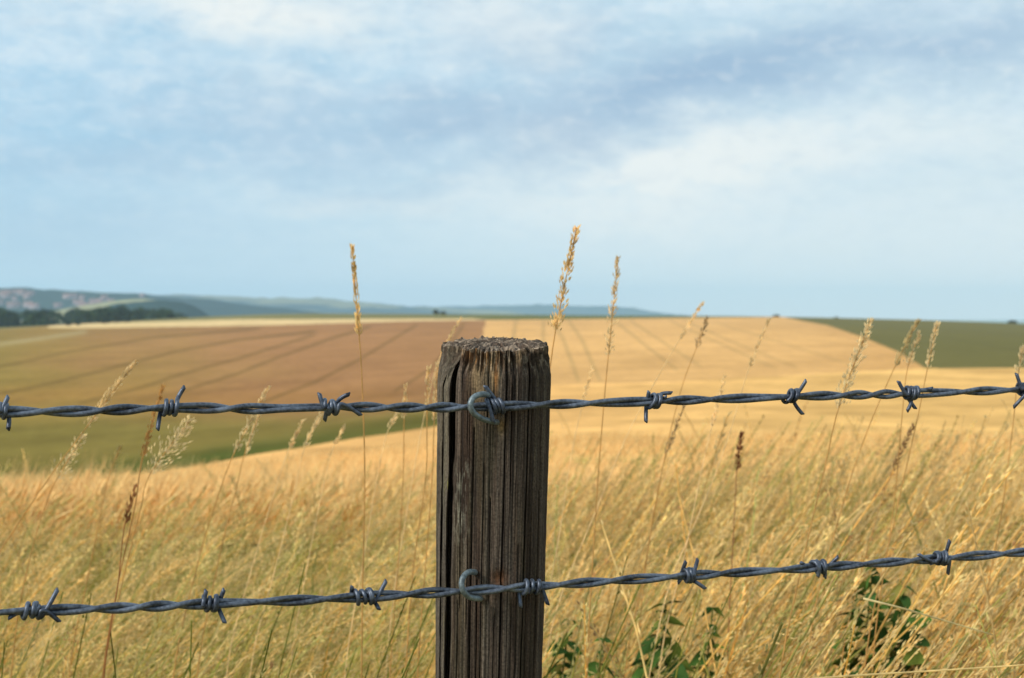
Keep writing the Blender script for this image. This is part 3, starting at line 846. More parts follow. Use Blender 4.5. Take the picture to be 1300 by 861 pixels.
S('grass_stalk', 'grass', 'big cream feathery seed head leaning right between the two right barbs', 1.9, (1106, 405), (1064, 520), [(1048, 590), (1022, 700), (990, 861)], 'narrow', Cr, G, 1.6, 2.2, seed=7)
S('grass_stalk', 'grass', 'slim olive head slanting up in front of the green field, left of a shorter one', 2.2, (1166, 406), (1135, 468), [(1100, 550), (1070, 640), (1030, 800)], 'spike', (.62, .5, .26), G, 1.7, 1.3, seed=8)
S('grass_stalk', 'grass', 'short pale feathery head directly above the four pointed barb', 2.2, (1167, 424), (1152, 468), [(1146, 520), (1135, 640), (1110, 820)], 'narrow', Cr, G, .9, 1.3, seed=9)
S('grass_stalk', 'grass', 'upright cream head standing tall in the green field right of two slanting heads', 2.1, (1190, 410), (1177, 470), [(1165, 530), (1140, 640), (1100, 830)], 'spike', Cr, G, 1.8, 1.4, seed=10)
S('grass_stalk', 'grass', 'pale head cut by the right edge of the view above the last barb', 2.1, (1299, 440), (1292, 480), [(1286, 540), (1270, 660), (1240, 830)], 'narrow', Cr, G, .8, 1.2, seed=11)
S('grass_stalk', 'grass', 'long pale head slanting steeply right across the far left of the top wire', 2.1, (173, 458), (108, 545), [(60, 610), (0, 700), (-60, 800)], 'narrow', Pl, G, .75, 1.2, seed=12)
S('grass_stalk', 'grass', 'loose pale panicle at the far left below the top wire', 2.2, (106, 553), (70, 612), [(58, 640), (40, 700), (20, 800)], 'panicle', Cr, G, .75, 1.2, seed=13)
S('grass_stalk', 'grass', 'large bushy cream panicle leaning right under the second barb of the top wire', 2.1, (243, 532), (188, 606), [(180, 640), (160, 720), (130, 861)], 'panicle', Cr, G, 1.1, 1.9, seed=14)
S('grass_stalk', 'grass', 'orange brown stalk rising behind the second barb of the top wire', 2.0, (207, 490), (180, 585), [(172, 640), (150, 740), (130, 861)], 'spike', (.58, .34, .12), (.5, .27, .1), 1.3, 1.0, seed=15)
S('grass_stalk', 'grass', 'small pale head standing left of the large bushy panicle', 2.4, (153, 566), (138, 606), [(130, 640), (110, 740), (90, 840)], 'narrow', Ol, G, .9, 1.1, seed=16)
S('grass_stalk', 'grass', 'taller of two pale heads slanting up to the top wire between second and third barbs', 2.3, (341, 490), (296, 578), [(280, 620), (255, 700), (220, 861)], 'narrow', Cr, G, .9, 1.2, seed=17)
S('grass_stalk', 'grass', 'shorter pale head next to the taller one between second and third barbs', 2.4, (330, 524), (310, 578), [(300, 620), (280, 700), (250, 861)], 'narrow', Cr, G, .9, 1.1, seed=18)
S('grass_stalk', 'grass', 'slanting pale head under the top wire, left one of three below the third barb', 2.6, (385, 533), (366, 572), [(350, 620), (320, 720), (290, 840)], 'spike', Pl, Pl, 1.6, 1.2, seed=19)
S('grass_stalk', 'grass', 'slanting pale head under the top wire, middle one of three below the third barb', 2.6, (407, 527), (386, 570), [(375, 620), (350, 720), (320, 840)], 'spike', Cr, Pl, 1.8, 1.3, seed=20)
S('grass_stalk', 'grass', 'slanting pale head under the top wire, right one of three below the third barb', 2.7, (438, 541), (424, 566), [(410, 620), (390, 720), (370, 840)], 'spike', Pl, Pl, 1.4, 1.1, seed=21)
S('grass_stalk', 'grass', 'pale upright spike touching the left edge of the post above the top wire', 2.2, (556, 462), (551, 540), [(549, 600), (540, 720), (530, 861)], 'spike', Pl, G, 1.9, 1.3, seed=22)
S('grass_stalk', 'grass', 'pale upright spike a hand left of the post crossing the top wire', 2.2, (544, 468), (542, 525), [(541, 600), (525, 720), (515, 861)], 'spike', Pl, G, 1.4, 1.0, seed=23)
S('grass_stalk', 'grass', 'very thin stalk slanting over the brown field to the top left corner of the post', 2.6, (585, 404), (560, 450), [(545, 500), (525, 600), (495, 800)], 'spike', Pl, Pl, .9, .8, seed=24)
S('grass_stalk', 'grass', 'lone short spike left of the post poking over the top wire', 2.3, (515, 488), (513, 535), [(512, 600), (505, 720), (495, 861)], 'spike', Pl, G, 1.2, 1.0, seed=25)
S('grass_stalk', 'grass', 'pale slanting spike crossing the boundary of wheat and brown field left of the post', 2.5, (506, 522), (492, 548), [(480, 600), (460, 720), (440, 840)], 'spike', Cr, Pl, 1.5, 1.2, seed=26)
S('dock_spike', 'dock plant', 'dark reddish brown dock seed spike standing in the wheat right of the post', 2.6, (942, 549), (935, 600), [(934, 625), (930, 700), (925, 800)], 'narrow', (.22, .08, .04), (.40, .16, .08), .8, 1.8, seed=27)
S('grass_stalk', 'grass', 'brown drooping head slanting in front of the wheat below the four pointed barb', 2.3, (1160, 540), (1132, 600), [(1118, 640), (1095, 720), (1070, 830)], 'narrow', (.42, .26, .13), G, .7, 1.2, seed=28)
S('grass_stalk', 'grass', 'hazy pale stalk slanting beside the right side of the post across the top wire', 2.7, (752, 468), (738, 520), [(725, 580), (710, 680), (690, 800)], 'spike', Pl, Pl, 1.4, 1.0, seed=29)
S('grass_stalk', 'grass', 'brown spike crossing the left wheat edge below the orange stalk', 1.9, (172, 618), (158, 668), [(150, 740), (140, 800), (132, 861)], 'spike', (.42, .2, .08), (.42, .2, .08), 1.4, 1.1, seed=30)
S('grass_stalk', 'grass', 'tall pale spike crossing the top wire left of the middle right barb', 2.4, (920, 478), (903, 545), [(890, 600), (870, 700), (840, 830)], 'narrow', Pl, Pl, .55, .9, seed=31)
S('grass_stalk', 'grass', 'thin grey brown head rising to the top wire below the barb right of the post', 2.4, (868, 515), (845, 580), [(832, 640), (815, 740), (795, 840)], 'narrow', (.55, .40, .22), G, .5, .9, seed=32)

# long straws lying across the grass
def straw(name, pts, d, rad, c, label):
    P = [at(a, b, d + e) for a, b, e in pts]
    mb = MB(); full = bez(P, 40)
    mb.tube(full, lerp(rad, rad * .6, np.linspace(0, 1, 40)), 7, col=c)
    o = mb.build(name, M_GRASS); tag(o, label, 'straw', 'bent straws lying across the grass'); return o
straw('fallen_straw', [(1096, 760, .0), (1140, 771, .0), (1195, 787, .05), (1260, 806, .1)], 1.75, .0013, (.80, .68, .38), 'pale straw sloping down to the right below the bottom wire')
straw('fallen_straw', [(1030, 862, .0), (1100, 857, .0), (1200, 851, .0), (1320, 843, .0)], 1.6, .0014, (.82, .64, .30), 'long golden straw lying nearly level along the bottom right edge')

# ------------------------------------------------------------------ leafy weeds
def leaf_mesh(mb, base, dirv, length, width, colr, rng):
    dirv = np.array(dirv, float); dirv /= np.linalg.norm(dirv)
    side = np.cross(dirv, np.array([0, 0, 1.0]) + rng.normal(size=3) * .7); side /= np.linalg.norm(side) + 1e-9
    up = np.cross(side, dirv)
    s = np.linspace(0, 1, 9); w = width * np.sin(np.pi * s ** .75) ** .9 * (1 + .12 * np.sin(s * 55)); w[-1] = .0004; w[0] = .0012
    mid = np.array(base) + dirv * (length * s)[:, None] + np.array([0, 0, -1.0]) * (length * .35 * s ** 2)[:, None]
    fold = up * (w * .28)[:, None]
    v = np.stack([mid - side * w[:, None] + fold, mid, mid + side * w[:, None] + fold], 1).reshape(-1, 3)
    i = np.arange(8) * 3
    q = np.concatenate([np.stack([i, i + 1, i + 4, i + 3], -1), np.stack([i + 1, i + 2, i + 5, i + 4], -1)])
    mb.add(v, q, (), np.array(colr) * rng.uniform(.75, 1.25))
def weed(px, top, d, label, seed, n=7, size=1.0, lean=.06):
    rng = np.random.default_rng(seed)
    t = at(px, top, d); gz = float(ground_z(np.array(t.x), np.array(d)))
    base = Vector((t.x - lean, d, gz))
    r = empty('nettle', base); tag(r, label, 'weed', 'green leafy weeds among the dry grass')
    path = bez([base, base.lerp(t, .5) + Vector((-.01, 0, 0)), t], 60)
    mb = MB(); mb.tube(path, np.linspace(.003, .0013, 60), 6, col=(.12, .15, .04)); mb.build('stem', M_LEAF, r)
    lm = MB(); n = n * 3
    for k in range(n):
        f = 1 - .42 * (k / n); p = path[int(f * 59)]; a0 = k * 1.45 + rng.uniform(-.5, .5)
        sz = size * (.026 + .036 * min(1, k / 7)) * rng.uniform(.75, 1.25)
        for s in (0, math.pi):
            a = a0 + s + rng.uniform(-.2, .2)
            leaf_mesh(lm, p, (math.cos(a), math.sin(a) * .8, rng.uniform(-.75, .55)), sz, sz * rng.uniform(.2, .3), [(.040, .085, .022), (.06, .12, .025), (.12, .16, .03), (.22, .20, .05)][int(rng.choice(4, p=[.45, .3, .17, .08]))], rng)
    lm.build('foliage', M_LEAF, r)
weed(845, 768, 2.5, 'dark green leafy weed right of the post below the bottom wire', 1, 9, 1.15)
weed(722, 785, 2.5, 'green leafy weed close by the right side of the post base', 2, 8, .9)
weed(765, 812, 2.4, 'low green weed between the post side weed and the darkest one', 3, 6, .8)
weed(1108, 718, 2.5, 'tallest dark weed reaching the bottom wire near the right', 4, 9, .85)
weed(1148, 745, 2.5, 'broad leaved weed just right of the tallest one under the straw', 5, 9, 1.15)
weed(1088, 752, 2.5, 'narrow green weed just left of the tallest one by the bottom wire', 6, 8, .75)
weed(905, 772, 2.5, 'slim green weed right of the darkest leafy weed', 7, 7, .7)

# ------------------------------------------------------------------ fence
fence = empty('barbed_wire_fence', (-0.022, 1.352, 0))
tag(fence, 'weathered wooden post carrying two strands of grey barbed wire across the view', 'fence')

# post -----------------------------------------------------------------
def post_center(z):
    t = (1.224 - z) / .324
    return -.0151 - .0066 * np.clip(t, 0, 3), 1.352 + 0 * z
def post_radius(z):
    t = (1.224 - z) / .324
    return .0502 - .0038 * np.clip(t, 0, 1) + 0 * z
NTH = 900
th = np.arange(NTH) / NTH * 2 * math.pi           # 0 = towards camera(-y), positive to the left(-x)
zz = np.concatenate([np.linspace(-.25, .86, 80)[:-1], np.linspace(.86, 1.222, 470)])
TH, ZZ = np.meshgrid(th, zz)
def wrapd(a, b):
    d_ = (a - b + math.pi) % (2 * math.pi) - math.pi
    return d_
cx_, sx_ = np.cos(TH), np.sin(TH)
def cn(fr, zs, seed, o=3):    # noise on the cylinder
    return fbm(cx_ * fr + seed, sx_ * fr + seed * 1.3, ZZ * zs + seed, o)
r = post_radius(ZZ)
r = r * (1 + .030 * (cn(1.2, 1.2, 3.0) - .5) * 2)
r = r + .0046 * (cn(5, 2.0, 11.0) - .5)                       # broad ribs
g = cn(26, 3.5, 5.0, 4); r = r - .0012 * sstep(.58, .70, g)                    # grain grooves
g2 = cn(46, 5, 8.0, 3); r = r + .0008 * (g2 - .5)
g3 = cn(30, 55, 2.0, 3); r = r + .0010 * (g3 - .5)                # rough
crack = np.zeros_like(r); cutd = np.zeros_like(r)
def add_crack(ang, wid, dep, z0, z1, drift=0.0, seed=0.0):
    global crack, r
    a = ang + drift * (1.222 - ZZ) / .36 + .028 * (fbm(ZZ * 26 + seed, seed + 0 * ZZ, 0.3, 3) - .5) * 2 * min(1, wid * 40)
    w = wid * (.55 + .9 * fbm(ZZ * 18 + seed * 2, seed + 0 * ZZ, 1.3, 3))
    m = np.exp(-(wrapd(TH, a) / w) ** 4) * sstep(z0 - .01, z0 + .01, ZZ) * (1 - sstep(z1 - .004, z1 + .004, ZZ))
    if z1 < 1.2205 or abs(ang) > 1.25: r = r - dep * m
    else: cutd[...] = np.maximum(cutd, dep * m)
    crack = np.maximum(crack, m)
ang = lambda px: math.asin(max(-1, min(1, -(px - 628.5) / 71.5)))
add_crack(ang(577), .060, .030, -.3, 1.26, .06, 1.0)
add_crack(ang(564), .030, .016, -.3, 1.221, .03, 2.0)
add_crack(ang(589), .010, .004, 1.0, 1.21, .0, 9.0)
add_crack(ang(606), .014, .006, -.3, 1.15, .06, 3.0)
add_crack(ang(619), .009, .004, .8, 1.12, .02, 8.0)
add_crack(ang(645), .010, .006, -.3, 1.225, .03, 4.0)
add_crack(ang(658), .010, .004, .7, 1.0, .0, 10.0)
add_crack(ang(673), .013, .006, .9, 1.225, .05, 5.0)
add_crack(ang(690), .020, .005, .7, 1.15, .03, 6.0)
for k, (px_, z0_, z1_) in enumerate(((596, 1.13, 1.205), (612, .93, 1.02), (628, 1.0, 1.09), (637, .90, .99), (652, 1.10, 1.19), (664, .93, 1.05), (681, 1.0, 1.12), (600, .98, 1.06), (585, .90, 1.0), (622, 1.15, 1.21))):
    add_crack(ang(px_), .007 + .004 * (k % 3), .004, z0_, z1_, .02 * (k % 4 - 1.5), 50.0 + k)
for k in range(16):
    add_crack(1.6 + k * .2, .012 + .012 * (k % 3), .005, -.3 + .1 * k, 1.2, .02, 20.0 + k)
# worn, splintered rim
rim = sstep(1.196, 1.222, ZZ)
nt_ = cn(26, 8, 31.0, 2)
r = r - rim * (.0085 * sstep(.42, .62, nt_) + .002)
r = r - sstep(1.200, 1.214, ZZ) * .0035 * (cn(70, 160, 33.0, 3) - .3)
lt = np.exp(-(wrapd(TH, ang(566)) / .30) ** 2) * sstep(1.185, 1.222, ZZ)
r = r - lt * .016 * cn(30, 60, 12.0, 3) * 1.6
# small knot chips
def chip(px, z, rw, rz, dep):
    global r
    m = np.exp(-((wrapd(TH, ang(px)) / rw) ** 2 + ((ZZ - z) / rz) ** 2)); r = r - dep * m
    return m
k1 = chip(640, EYE - (544 - HY) / F * 1.30, .075, .006, .0035)
k2 = chip(641, EYE - (736 - HY) / F * 1.30, .14, .006, .003)
CX, CY = post_center(ZZ)
PXv = CX - r * np.sin(TH); PYv = CY - r * np.cos(TH) + cutd
tilt_top = 0.085 * (PYv - 1.352) + .004 * (fbm(TH * 9, TH * 0, 0.5, 3) - .5) * 2
ZP = ZZ + sstep(1.15, 1.222, ZZ) * (tilt_top + .0)
# colours
grey = np.array((.072, .045, .030)); lgrey = np.array((.27, .215, .165)); dark = np.array((.018, .012, .009))
f1 = sstep(.35, .68, cn(9, 3, 41.0, 4)); f2 = sstep(.50, .72, cn(26, 7, 43.0, 3))
pc = lerp(grey, lgrey, (f1 * .35 + f2 * .45)[..., None])
pc = lerp(pc, dark, (sstep(.46, .68, cn(40, 4, 47.0, 3)) * .75)[..., None])
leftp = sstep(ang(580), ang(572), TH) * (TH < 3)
pc = lerp(pc, np.array((.20, .175, .135)), (leftp * .40)[..., None])  # pale grey strip left of the crack, with light from the left painted in
right_shade = sstep(-.2, -1.1, wrapd(TH, 0))
pc = lerp(pc, np.array((.060, .045, .028)), (right_shade * .45)[..., None])  # right side darkened: shade away from the left light, put into the colour
orange = np.array((.42, .18, .05)); tan = np.array((.42, .28, .15))
def patchc(px, z, rw, rz, c, a, sd):
    global pc
    n_ = cn(18, 45, sd, 3)
    m = np.exp(-((wrapd(TH, ang(px)) / rw) ** 2 + ((ZZ - z) / rz) ** 2)) * sstep(.34, .52, n_) * 1.8
    pc = lerp(pc, c, (np.clip(m, 0, 1) * a)[..., None])
zp = lambda py: EYE - (py - HY) / F * 1.30
patchc(600, zp(441), .38, .006, orange, .8, 61.0)
patchc(617, zp(449), .30, .007, orange, .6, 62.0)
patchc(629, zp(458), .075, .018, tan, 1.0, 63.0)
patchc(631, zp(466), .03, .014, orange, .9, 64.0)
patchc(612, zp(470), .20, .020, tan, .45, 65.0)
patchc(655, zp(447), .22, .006, tan, .5, 66.0)
pc = lerp(pc, np.array((.36, .23, .10)), np.clip(k1 * .9, 0, 1)[..., None]); pc = lerp(pc, np.array((.28, .12, .05)), (np.clip(k2, 0, 1) * .8)[..., None])
lich = sstep(.56, .66, cn(34, 60, 71.0, 3))
m = np.exp(-(wrapd(TH, ang(572)) / .09) ** 2) * (np.exp(-((ZZ - zp(630)) / .035) ** 2) + np.exp(-((ZZ - zp(830)) / .030) ** 2))
pc = lerp(pc, np.array((.30, .27, .07)), (np.clip(m * lich * 1.3, 0, 1) * .8)[..., None])
m = np.exp(-(wrapd(TH, ang(590)) / .16) ** 2) * sstep(zp(720), zp(660), ZZ) * (1 - sstep(zp(600), zp(580), ZZ))
pc = lerp(pc, np.array((.36, .33, .25)), (np.clip(m * sstep(.54, .62, cn(50, 110, 73.0, 2)), 0, 1) * .8)[..., None])
pc = pc * .58
pc = lerp(pc, np.array((.12, .12, .05)), (.10 * sstep(.5, .7, cn(5, 6, 75.0, 3)))[..., None])
rt_ = sstep(1.196, 1.214, ZZ + .010 * (cn(20, 30, 81.0, 3) - .5))
pc = lerp(pc, np.array((.05, .032, .02)), (rt_ * .7 * sstep(.40, .6, cn(40, 90, 83.0, 3)))[..., None])
pc = lerp(pc, np.array((.30, .24, .17)), (rt_ * .55 * sstep(.58, .66, cn(60, 150, 85.0, 2)))[..., None])
# cap
caps_v = []; caps_c = []
NR = 46
rt = r[-1]; c0x, c0y = post_center(1.222)
Rr, THc = np.meshgrid(np.linspace(1, 0.02, NR + 1)[1:], th, indexing='ij')
rad_ = Rr * rt[None, :]
xx_ = c0x - rad_ * np.sin(THc); yy_ = c0y - rad_ * np.cos(THc)
rg_ = vnoise(Rr * 16, 0 * Rr, 4.0)
hz = .0030 * (1 - Rr ** 3) + .0055 * (fbm(xx_ * 260, yy_ * 260, 1.0, 3) - .5) + .002 * (rg_ - .5)
radial = np.zeros_like(Rr)
for a_, w_ in ((ang(577), .05), (ang(645), .03), (ang(673), .03), (2.5, .04), (4.0, .05)):
    radial = np.maximum(radial, np.exp(-(wrapd(THc, a_) / w_) ** 2) * sstep(.25, .6, Rr))
hz = hz - .012 * radial
zz_ = 1.222 + .085 * (yy_ - 1.352) + .004 * (fbm(THc * 9, THc * 0, 0.5, 3) - .5) * 2 * Rr ** 4 + hz
capv = np.stack([xx_, yy_, zz_], -1)
capc = lerp(np.array((.07, .048, .034)), np.array((.22, .17, .125)), sstep(.4, .62, fbm(xx_ * 300, yy_ * 300, 9.0, 3))[..., None])
capc = lerp(capc, np.array((.06, .05, .04)), (sstep(.5, .65, fbm(xx_ * 420, yy_ * 420, 5.0, 2)) * .7)[..., None])
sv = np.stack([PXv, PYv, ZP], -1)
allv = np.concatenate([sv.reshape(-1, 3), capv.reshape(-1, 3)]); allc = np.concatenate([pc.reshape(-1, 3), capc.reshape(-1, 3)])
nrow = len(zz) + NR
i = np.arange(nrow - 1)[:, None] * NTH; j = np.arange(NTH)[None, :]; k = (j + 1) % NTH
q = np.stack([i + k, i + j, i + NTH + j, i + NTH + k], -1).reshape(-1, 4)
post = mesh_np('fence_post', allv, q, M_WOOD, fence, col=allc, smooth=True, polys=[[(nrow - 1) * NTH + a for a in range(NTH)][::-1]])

# wires ------------------------------------------------------------------
TAN = math.tan(math.radians(20))
X0, Y0 = -0.0157, 1.2935
def fp(px, py, off=0.0):
    """point of the fence plane (turned 20 degrees) towards a photo pixel, off metres nearer"""
    u = (px - HX) / F
    y = (Y0 - X0 * TAN) / (1 - u * TAN)
    y -= off
    return Vector((u * y, y, EYE - (py - HY) / F * y))

def wire_path(pts, n, ext=2.6):
    P = [fp(a, b) for a, b in pts]
    dirl = (P[0] - P[1]).normalized(); dirr = (P[-1] - P[-2]).normalized()
    dirl = Vector((-math.cos(math.radians(20)), -math.sin(math.radians(20)), 0.0)); dirr = -dirl
    core = bez(P, n)
    left = [np.array(P[0] + dirl * ext * (1 - t)) for t in np.linspace(0, 1, 300)[:-1]]
    right = [np.array(P[-1] + dirr * ext * t) for t in np.linspace(0, 1, 300)[1:]]
    return np.concatenate([np.array(left), core, np.array(right)])

def twisted(path, r, amp, seed, period=.104):
    mbs = MB()
    seg = np.linalg.norm(np.diff(path, axis=0), axis=1); s = np.concatenate([[0], np.cumsum(seg)])
    ph = 2 * math.pi * s / period + 3.4 * (fbm(s * 9 + seed, 0 * s, 0.5, 2) - .5) * 2
    T = np.gradient(path, axis=0); T /= np.linalg.norm(T, axis=1)[:, None]
    N = np.cross(T, [0, 0, 1.0]); N /= np.linalg.norm(N, axis=1)[:, None]; B = np.cross(N, T)
    loose = 1 + .22 * (fbm(s * 12 + seed + 5, 0 * s, 0.9, 2) - .3)
    for k in (0, math.pi):
        off = (np.cos(ph + k) * amp * loose)[:, None] * N + (np.sin(ph + k) * amp * loose)[:, None] * B
        mbs.tube(path + off, r, 12)
    return mbs

TOPW = [(-30, 524), (8, 523), (110, 522), (215, 518), (330, 519), (422, 517), (520, 517.5), (610, 516.5), (700, 513.5), (830, 509.5), (1010, 503.5), (1160, 499.5), (1300, 494.5), (1340, 493)]
BOTW = [(-30, 779.5), (42, 775.5), (150, 772), (267, 766.5), (370, 762.5), (460, 758), (560, 752), (595, 750), (675, 745), (770, 738), (873, 731), (1040, 720.5), (1190, 709.5), (1300, 701), (1340, 698)]
SR = .00228
wires = []
for nm, pts, sd, lab in (('wire', TOPW, 1.0, 'upper barbed wire of two twisted strands'), ('wire', BOTW, 7.0, 'lower barbed wire of two twisted strands')):
    path = wire_path(pts, 1500)
    w = twisted(path, SR, SR * .98, sd).build(nm, M_WIRE, fence)
    w['label'] = lab
    wires.append((w, path))

def on_wire(path, px):
    pxs = HX + F * path[:, 0] / path[:, 1]
    i = int(np.argmin(np.abs(pxs - px) + (path[:, 1] < .3) * 1e6))
    t = path[min(i + 3, len(path) - 1)] - path[max(i - 3, 0)]
    return path[i], t / np.linalg.norm(t)

BR = .00178
def barb(wi, px, wires_, slant=0.0):
    """wires_: list of (tipA, tipB, turns, dxA, dxB, dirsign); tips in photo pixels + offset towards the camera in mm"""
    w, path = wires[wi]
    c, T = on_wire(path, px)
    N = np.cross(T, [0, 0, 1.0]); N /= np.linalg.norm(N); B = np.cross(N, T)   # N points towards the camera side
    if N[1] > 0: N = -N
    B = np.array([0, 0, 1.0]) - T * T[2]; B /= np.linalg.norm(B)
    mb = MB()
    for (ta, tb, turns, xa, xb, hand, phase) in wires_:
        A_ = np.array(fp(ta[0], ta[1], ta[2] / 1000)); B_ = np.array(fp(tb[0], tb[1], tb[2] / 1000))
        Rc = SR * 1.72 + BR * .75
        n_ = int(26 * turns)
        s = np.linspace(0, 1, n_)
        # start angle facing tip A
        da = A_ - c; a0 = math.atan2(np.dot(da, B), np.dot(da, N)); 
        ph = a0 - hand * 1.25 + phase + hand * s * turns * 2 * math.pi
        xs = lerp(xa, xb, s) * .000674
        rc = Rc * (1 + .10 * np.sin(ph * 1.0 + 1.0)) + .0006 * np.sin(s * 9)
        coil = c + T * xs[:, None] + (np.cos(ph) * rc)[:, None] * N + (np.sin(ph) * rc)[:, None] * B + T * (slant * np.sin(ph) * .0022)[:, None]
        db = B_ - coil[-1]
        m = 9
        def lead(p, q_, tang):
            """curve from the coil end p to tip q_"""
            L = np.linalg.norm(q_ - p); tt = np.linspace(0, 1, m)[1:, None]
            c1 = p + tang * min(.006, L * .4)
            return (1 - tt) ** 2 * p + 2 * (1 - tt) * tt * c1 + tt ** 2 * q_
        t0 = coil[0] - coil[1]; t0 /= np.linalg.norm(t0); t1 = coil[-1] - coil[-2]; t1 /= np.linalg.norm(t1)
        pa = lead(coil[0], A_, t0)[::-1]; pb = lead(coil[-1], B_, t1)
        full = np.concatenate([pa, coil, pb])
        ea = full[0] - full[1]; ea /= np.linalg.norm(ea); eb = full[-1] - full[-2]; eb /= np.linalg.norm(eb)
        side_a = np.cross(ea, [0, 1.0, 0]) * BR * .7; side_b = np.cross(eb, [0, 1.0, 0]) * BR * .7
        full = np.concatenate([[full[0] + side_a], [full[0] - ea * .0022], full[1:-1], [full[-1] - eb * .0022], [full[-1] + side_b]])
        rad = np.full(len(full), BR); rad[0] = BR * .32; rad[-1] = BR * .32
        mb.tube(full, rad, 10)
    return mb.build('barb', M_BARB, w)

# upper wire: (tipA),(tipB),turns, x start, x end (px about the barb), hand, phase
barb(0, 5, [((11, 502, 0), (10, 547, 3), 1.6, -5, 5, 1, 0)])
barb(0, 214, [((200, 547, 5), (235, 490, -2), 2.6, -7, 9, 1, 0)])
barb(0, 420, [((405, 498, 2), (459, 528, 3), 2.0, -9, 8, 1, 0), ((412, 535, -3), (445, 500, 3), 1.6, -4, 10, -1, .4)])
barb(0, 628, [((615, 489, -1), (627, 538, 6), 3.2, 10, -7, -1, 0)], slant=-1.2)
barb(0, 830, [((820, 537, 4), (854, 499, 4), 1.6, -6, 6, 1, 0), ((824, 496, 2), (847, 503, 6), 1.8, -4, 7, -1, .5)], slant=.9)
barb(0, 1006, [((993, 505, 3), (1020, 527, 2), 1.8, -9, 6, 1, 0), ((1024, 482, 2), (998, 511, 5), 1.4, 7, -6, -1, .2)], slant=.8)
barb(0, 1156, [((1140, 483, 4), (1151, 523, 3), 1.7, -9, 2, 1, 0), ((1185, 493, 4), (1163, 520, 2), 1.7, 8, -1, -1, 0)], slant=.6)
barb(0, 1297, [((1290, 473, 2), (1286, 518, 2), 1.9, -5, 7, 1, 0)])
barb(0, -150, [((-160, 500, 2), (-150, 545, 2), 2.2, -5, 7, 1, 0)])
barb(0, 1450, [((1440, 468, 2), (1452, 512, 2), 2.2, -5, 7, 1, 0)])
# lower wire
barb(1, 42, [((10, 786, 2), (74, 747, 0), 2.2, -11, 9, 1, 0), ((76, 790, 2), (52, 768, 4), 1.0, 8, 0, -1, 0)])
barb(1, 266, [((262, 748, 4), (286, 792, 4), 2.4, -9, 8, 1, 0), ((285, 747, -3), (276, 760, 2), 0.9, 9, 5, -1, 0)])
barb(1, 460, [((447, 744, 3), (491, 736, -3), 2.5, -11, 12, -1, 0), ((482, 775, 5), (468, 752, 4), .9, 12, 6, 1, 0)])
barb(1, 673, [((661, 772, 0), (696, 769, 5), 2.6, -11, 10, 1, 0)])
barb(1, 873, [((871, 712, 4), (860, 741, -2), 2.0, -5, 5, -1, 0), ((886, 709, -2), (896, 748, 5), 1.7, 2, 9, 1, 0)])
barb(1, 1040, [((1016, 714, 3), (1047, 735, 1), 2.1, -9, 9, -1, 0), ((1065, 706, 1), (1038, 733, 4), 1.5, 10, -5, -1, .3)], slant=-.5)
barb(1, 1193, [((1165, 703, 3), (1203, 730, 1), 2.0, -9, 9, 1, 0), ((1206, 685, 1), (1180, 716, 3), 1.4, 10, -6, -1, .3)], slant=.4)
barb(1, -110, [((-130, 765, 2), (-100, 806, 2), 2.2, -5, 7, 1, 0)])
barb(1, 1360, [((1350, 668, 2), (1364, 718, 2), 2.2, -5, 7, 1, 0)])

# staples ----------------------------------------------------------------
def staple(pts, rad, label):
    P = [fp(a, b, off / 1000) for a, b, off in pts]
    mb = MB(); full = bez(P, 44); mb.tube(full, rad, 14)
    o = mb.build('staple', M_STAPLE, post); o['label'] = label
staple([(622, 503, -22), (621, 502.5, -6), (612, 500.5, 5), (601, 505, 10.5), (597, 515, 12), (602, 525, 11), (613, 532, 7.5), (624, 535, 1), (630, 536, -8), (633, 536, -22)], .0025, 'grey staple holding the upper wire')
staple([(603, 727, -22), (602, 726.5, -6), (594, 727, 4), (587.5, 734, 9), (586, 743, 11), (589, 752, 11), (597, 758.5, 7), (607, 760, 1), (611, 760, -22)], .0025, 'grey staple holding the lower wire')

# ------------------------------------------------------------------ haze
mb = MB(); mb.box(-9000, 9000, -120, 7200, -63, 120)
hz_o = mb.build('haze', None, smooth=False, mats=[bpy.data.materials.new('haze_air')])
tag(hz_o, 'thin air haze over the whole landscape', kind='stuff')
m = hz_o.data.materials[0]; m.use_nodes = True; nt = m.node_tree; nt.nodes.clear()
out = nt.nodes.new('ShaderNodeOutputMaterial'); pv = nt.nodes.new('ShaderNodeVolumePrincipled')
pv.inputs['Color'].default_value = (.56, .80, 1.0, 1); pv.inputs['Density'].default_value = 0.00017; pv.inputs['Anisotropy'].default_value = 0.0
nt.links.new(pv.outputs[0], out.inputs['Volume'])

# ------------------------------------------------------------------ sky and sun
SUN_EL, SUN_AZ = math.radians(40), math.radians(-122)     # azimuth from +Y, negative = left
w = bpy.data.worlds.new('World'); bpy.context.scene.world = w; w.use_nodes = True
nt = w.node_tree; nt.nodes.clear(); N = nt.nodes.new; L = nt.links.new
out = N('ShaderNodeOutputWorld'); bg = N('ShaderNodeBackground'); bg.inputs['Strength'].default_value = 0.1
L(bg.outputs[0], out.inputs[0])
sky = N('ShaderNodeTexSky'); sky.sky_type = 'NISHITA'; sky.sun_disc = False
sky.sun_elevation = SUN_EL; sky.sun_rotation = SUN_AZ; sky.air_density = 1.0; sky.dust_density = 1.5; sky.ozone_density = 1.2
tc = N('ShaderNodeTexCoord'); sep = N('ShaderNodeSeparateXYZ'); nrm = N('ShaderNodeVectorMath'); nrm.operation = 'NORMALIZE'
L(tc.outputs['Generated'], nrm.inputs[0]); L(nrm.outputs[0], sep.inputs[0])
